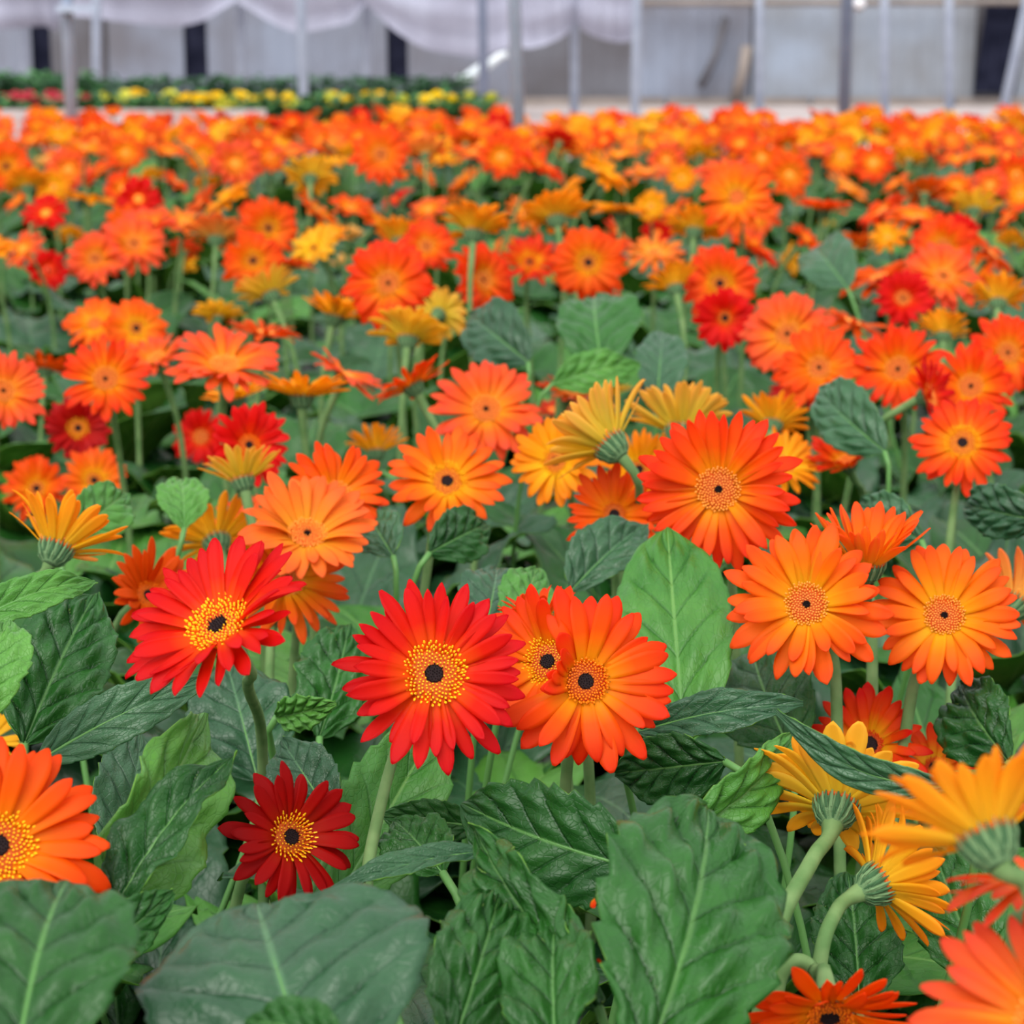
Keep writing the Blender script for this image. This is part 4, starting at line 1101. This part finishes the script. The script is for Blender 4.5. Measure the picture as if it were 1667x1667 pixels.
# ------------------------------------------------------------------ leaves in the front of the bed (base, tip, width in px)
leaf((20, 1760, .70), (95, 1432, .80), 330, roll=-10, fold=.15, arch=.10, quilt=.004, wave=.08, shape=.95, seed=1)
leaf((520, 1790, .74), (395, 1478, .84), 480, roll=8, fold=.05, arch=.12, quilt=.004, wave=.05, teeth=.04, shape=1.0, mat=1, seed=2)
leaf((560, 1700, .72), (400, 1660, .74), 110, roll=20, fold=.1, arch=.1, quilt=.002, seed=3)
leaf((150, 1505, .96), (322, 1148, 1.06), 190, roll=30, fold=.75, arch=.05, wave=.22, quilt=.003, mat=2, lobes=.1, seed=4)
leaf((175, 1500, .94), (372, 1225, .99), 120, roll=-35, fold=.5, arch=.08, wave=.22, quilt=.003, lobes=.12, seed=44)
leaf((120, 1572, .90), (286, 1462, .94), 95, roll=15, fold=.2, arch=.06, quilt=.002, seed=5)
leaf((60, 1240, 1.08), (338, 1094, 1.10), 92, roll=-12, fold=.15, arch=.10, quilt=.0012, mat=1, wave=.06, seed=6)
leaf((40, 1210, 1.16), (140, 960, 1.24), 170, roll=0, fold=.35, arch=.06, quilt=.006, seed=7)
leaf((-40, 1180, 1.0), (20, 1010, 1.05), 130, roll=-20, fold=.3, arch=.12, mat=2, seed=8)
leaf((-60, 1020, 1.1), (160, 955, 1.15), 75, roll=-30, fold=.3, arch=.14, mat=2, quilt=.002, seed=9)
leaf((420, 1270, 1.30), (360, 1078, 1.36), 175, roll=10, fold=.2, arch=.08, mat=1, quilt=.003, seed=10)
leaf((540, 1330, 1.12), (458, 1205, 1.16), 115, roll=0, fold=.1, arch=.1, mat=1, quilt=.002, seed=11)
leaf((450, 1168, 1.22), (545, 1140, 1.2), 62, roll=10, fold=.3, arch=.12, mat=2, lobes=.15, seed=12)
leaf((545, 1470, 1.13), (735, 1168, 1.22), 175, roll=4, fold=.55, arch=-.04, mat=2, quilt=.002, teeth=.12, seed=13)
leaf((775, 1345, 1.12), (622, 1318, 1.12), 76, roll=-10, fold=.2, arch=.08, quilt=.0015, seed=14)
leaf((1055, 1420, 1.0), (748, 1322, 1.06), 190, roll=-8, fold=.12, arch=.10, quilt=.003, teeth=.16, mat=0, seed=15)
leaf((800, 1385, 1.02), (530, 1455, .98), 60, roll=48, fold=.4, arch=.06, mat=1, quilt=.0015, seed=16)
leaf((975, 1640, .88), (768, 1362, .98), 150, roll=-20, fold=.6, arch=.06, wave=.3, quilt=.005, lobes=.2, teeth=.1, mat=0, seed=17)
leaf((735, 1720, .84), (800, 1448, .94), 175, roll=12, fold=.3, arch=.08, wave=.15, quilt=.006, seed=18)
leaf((905, 1740, .82), (905, 1490, .92), 165, roll=-15, fold=.7, arch=.05, wave=.25, quilt=.004, mat=0, seed=19)
leaf((1040, 1770, .80), (1180, 1330, .94), 330, roll=10, fold=.3, arch=.08, wave=.10, quilt=.008, teeth=.14, shape=1.05, seed=20)
leaf((1115, 1215, 1.20), (1085, 858, 1.34), 195, roll=0, fold=.15, arch=.06, quilt=.004, wave=.06, mat=2, teeth=.05, shape=.9, seed=21)  # backlight through this leaf is put into its brighter green
leaf((1040, 1190, 1.16), (1308, 1160, 1.13), 82, roll=-28, fold=.3, arch=.10, quilt=.002, mat=1, wave=.1, seed=22)
leaf((1095, 1375, 1.06), (1284, 1182, 1.1), 110, roll=35, fold=.5, arch=.14, mat=2, quilt=.003, seed=23)
leaf((1560, 1282, 1.0), (1264, 1158, 1.03), 66, roll=-25, fold=.25, arch=.02, mat=1, quilt=.0012, wave=.04, teeth=.04, seed=24, bend=.12)
leaf((930, 960, 1.44), (1045, 850, 1.5), 105, roll=-20, fold=.6, arch=.05, mat=1, seed=25)
leaf((790, 1030, 1.34), (812, 925, 1.42), 120, roll=0, fold=.2, arch=.08, mat=1, quilt=.002, seed=26)
leaf((835, 1040, 1.32), (866, 922, 1.4), 92, roll=10, fold=.2, arch=.08, mat=2, quilt=.003, seed=27)
leaf((1290, 1230, 1.26), (1215, 1062, 1.36), 170, roll=-5, fold=.25, arch=.08, quilt=.003, seed=28)
leaf((1640, 1240, 1.22), (1560, 1120, 1.3), 140, roll=-15, fold=.3, arch=.08, quilt=.006, seed=29)
leaf((1600, 1600, 1.06), (1525, 1380, 1.14), 160, roll=-8, fold=.3, arch=.06, quilt=.005, seed=30)
leaf((1400, 1640, 1.12), (1385, 1420, 1.18), 150, roll=8, fold=.3, arch=.06, quilt=.006, lobes=.1, seed=31)
leaf((180, 1400, 1.14), (240, 1200, 1.2), 150, roll=20, fold=.2, arch=.06, mat=1, quilt=.002, seed=32)
leaf((720, 1420, 1.06), (640, 1340, 1.1), 120, roll=20, fold=.2, arch=.1, quilt=.003, seed=33)
leaf((640, 1640, .9), (560, 1480, .96), 130, roll=30, fold=.3, arch=.08, quilt=.003, seed=34)
leaf((1180, 1240, 1.12), (1000, 1250, 1.16), 120, roll=-10, fold=.2, arch=.08, quilt=.003, seed=35)
leaf((520, 1200, 1.3), (580, 1020, 1.38), 130, roll=0, fold=.2, arch=.06, quilt=.006, lobes=.12, seed=36)
leaf((980, 600, 2.1), (962, 484, 2.25), 140, roll=0, fold=.15, arch=.1, quilt=.004, seed=40)
leaf((860, 590, 2.1), (770, 505, 2.2), 110, roll=-10, fold=.2, arch=.1, mat=1, quilt=.003, seed=41)
leaf((900, 625, 1.95), (1040, 590, 1.98), 75, roll=-20, fold=.2, arch=.1, mat=2, quilt=.003, seed=42)
leaf((1070, 650, 2.0), (1078, 540, 2.1), 85, roll=0, fold=.2, arch=.08, mat=1, quilt=.002, seed=43)
leaf((1440, 735, 1.75), (1330, 635, 1.85), 105, roll=-10, fold=.2, arch=.1, mat=1, quilt=.003, seed=45)
leaf((300, 860, 1.55), (300, 780, 1.62), 85, roll=0, fold=.2, arch=.1, mat=2, quilt=.003, seed=46)
leaf((110, 880, 1.48), (205, 800, 1.55), 95, roll=0, fold=.3, arch=.1, mat=2, quilt=.002, seed=47)
leaf((1500, 880, 1.5), (1400, 820, 1.56), 95, roll=-10, fold=.2, arch=.1, mat=1, quilt=.003, seed=48)
leaf((1700, 850, 1.5), (1570, 815, 1.58), 90, roll=-10, fold=.2, arch=.1, mat=1, quilt=.004, seed=49)
leaf((700, 900, 1.5), (790, 850, 1.55), 95, roll=0, fold=.3, arch=.1, quilt=.003, seed=50)
leaf((1380, 470, 2.55), (1330, 400, 2.7), 95, roll=0, fold=.2, arch=.1, mat=1, quilt=.002, seed=51)
leaf((640, 905, 1.5), (600, 840, 1.56), 90, roll=0, fold=.3, arch=.1, mat=1, quilt=.003, seed=52)

# ------------------------------------------------------------------ plants: leaf rosettes over the whole bed
MU = np.array([m[0] for m in MASKS]); MV = np.array([m[1] for m in MASKS]); MR = np.array([m[2] for m in MASKS]); MD = np.array([m[3] for m in MASKS])
KEEP = MD < 3.2
MU, MV, MR, MD = MU[KEEP], MV[KEEP], MR[KEEP], MD[KEEP]
def covers(P):
    """would these points hide a flower, stem or placed leaf behind them?"""
    q = P - np.array(CAM)
    d = q @ np.array(FWD); u = W / 2 + F * (q @ np.array(RIGHT)) / d; v = W / 2 - F * (q @ np.array(UP)) / d
    near = d[:, None] < MD[None, :] + .015
    hit = ((u[:, None] - MU) ** 2 + (v[:, None] - MV) ** 2 < (MR * .96) ** 2) & near
    return hit.any()
PLANTS = []
rp = random.Random(42)
Y_ = .62; ROW = 0
while Y_ < 8.15:
    step = .205 if Y_ < 2.2 else (.25 if Y_ < 4.5 else .29)
    hw = .262 * Y_ + .16
    x = -hw + rp.uniform(0, .1)
    while x < hw:
        PLANTS.append((x + rp.uniform(-.04, .04), Y_ + rp.uniform(-.05, .05), ROW))
        x += step
    Y_ += step * .92; ROW += 1
NP = len(PLANTS)
near_names = []
GROUP_P = 'gerbera plants of the bed'
roots = []
def ordinal(k):
    tens = ['', '', 'twenty', 'thirty', 'forty']
    one = ['', 'first', 'second', 'third', 'fourth', 'fifth', 'sixth', 'seventh', 'eighth', 'ninth', 'tenth', 'eleventh', 'twelfth', 'thirteenth', 'fourteenth', 'fifteenth', 'sixteenth', 'seventeenth', 'eighteenth', 'nineteenth']
    if k < 20: return one[k]
    if k % 10 == 0: return tens[k // 10][:-1] + 'ieth'
    return tens[k // 10] + '-' + one[k % 10]
for ri in sorted(set(p[2] for p in PLANTS)):
    rowp = sorted(p for p in PLANTS if p[2] == ri)
    for ci, (x, yv, _) in enumerate(rowp):
        lab = 'leafy green gerbera plant, %s from the left in the %s leaf row from the front' % (ordinal(ci + 1), ordinal(ri + 1))
        roots.append((x, yv, thing('gerbera_plant', lab, 'plant', (x, yv, .02), GROUP_P)))
for (x, yv, root) in roots:
    nl_ = 14 if yv < 1.3 else (16 if yv < 3.5 else 12)
    for k in range(nl_):
        for tries in range(5 if yv < 2.6 else 2):
            az = 2 * math.pi * (k + rp.uniform(-.4, .4)) / nl_ * 1.0 + rp.uniform(-.1, .1)
            vi = rp.randrange(len(LVAR)); me, g = LVAR[vi]
            sc = rp.uniform(.72, 1.06) * (.82 ** tries) * (1.0 if yv < 1.3 else (1.28 if yv < 4 else (1.3 if yv < 5.8 else 1.55)))
            M = Matrix.Rotation(az, 4, 'Z') @ Matrix.Translation((.012, 0, 0)) @ Matrix.Rotation(rp.uniform(-.1, .38), 4, 'Y') @ Matrix.Rotation(rp.uniform(-.35, .35), 4, 'X') @ Matrix.Diagonal((sc, sc, sc, 1))
            A = np.array(Matrix.Translation((x, yv, .02)) @ M)
            P = g @ A[:3, :3].T + A[:3, 3]
            if not covers(P): break
        else: continue
        new_obj('leaf', me, root, M)
# hand the placed leaves to the plants beneath them
RX = np.array([r[0] for r in roots]); RY = np.array([r[1] for r in roots])
for (B, Rm, me, pts, label) in HERO_LEAVES:
    i = int(np.argmin((RX - B.x) ** 2 + (RY - B.y - .03) ** 2))
    x, yv, root = roots[i]
    base = Vector((x, yv, .02))
    o = new_obj('leaf', me, root, Matrix.Translation(B - base) @ Rm)
    # midrib on the upper side, running on as the leaf stalk down to the root
    n = 29; g = pts[:57 * 29].reshape(57, n, 3)
    mid = g[:, 14]
    mb = MB(); rr = [max(.0013 * (1 - i_ / 40), .00012) for i_ in range(57)]
    mb.tube([Vector(p) + Vector((0, 0, -.0002)) for p in mid], rr, 6)
    new_obj('midrib', mb.mesh('midrib', [RIB]), o)
    Ri = (Matrix.Translation(B) @ Rm).inverted()
    p0 = Vector(mid[0]); p3 = Ri @ base
    dirw = (Rm.to_3x3() @ Vector((1, 0, 0)))
    p1 = Ri @ (B - dirw * .04); p2 = Ri @ (base + Vector((0, 0, .1)))
    mb = MB(); mb.tube(bez([p0, p1, p2, p3], 10), .0022, 6)
    new_obj('leaf_stalk', mb.mesh('leaf_stalk', [RIB]), o)
# small orange petal scraps lying on the front leaves
for (u, v, d, lab) in ((966, 1464, .93, 'tiny orange petal scrap on a leaf edge near the bottom centre'), (982, 1570, .86, 'tiny red petal scrap lower between two front leaves'), (1030, 1400, .98, 'tiny orange petal scrap at the tip of the toothed leaf')):
    P = at(u, v, d)
    v_, f2, m_, uv_ = PSET['broad'][1]
    o = new_obj('petal_scrap', petal_mesh('broad', 1, 'scarlet')); o.location = P; o.scale = (.006, .012, .006)
    o.rotation_euler = (.9, .2, u)
    tag(o, lab, 'petal', 'petal scraps')
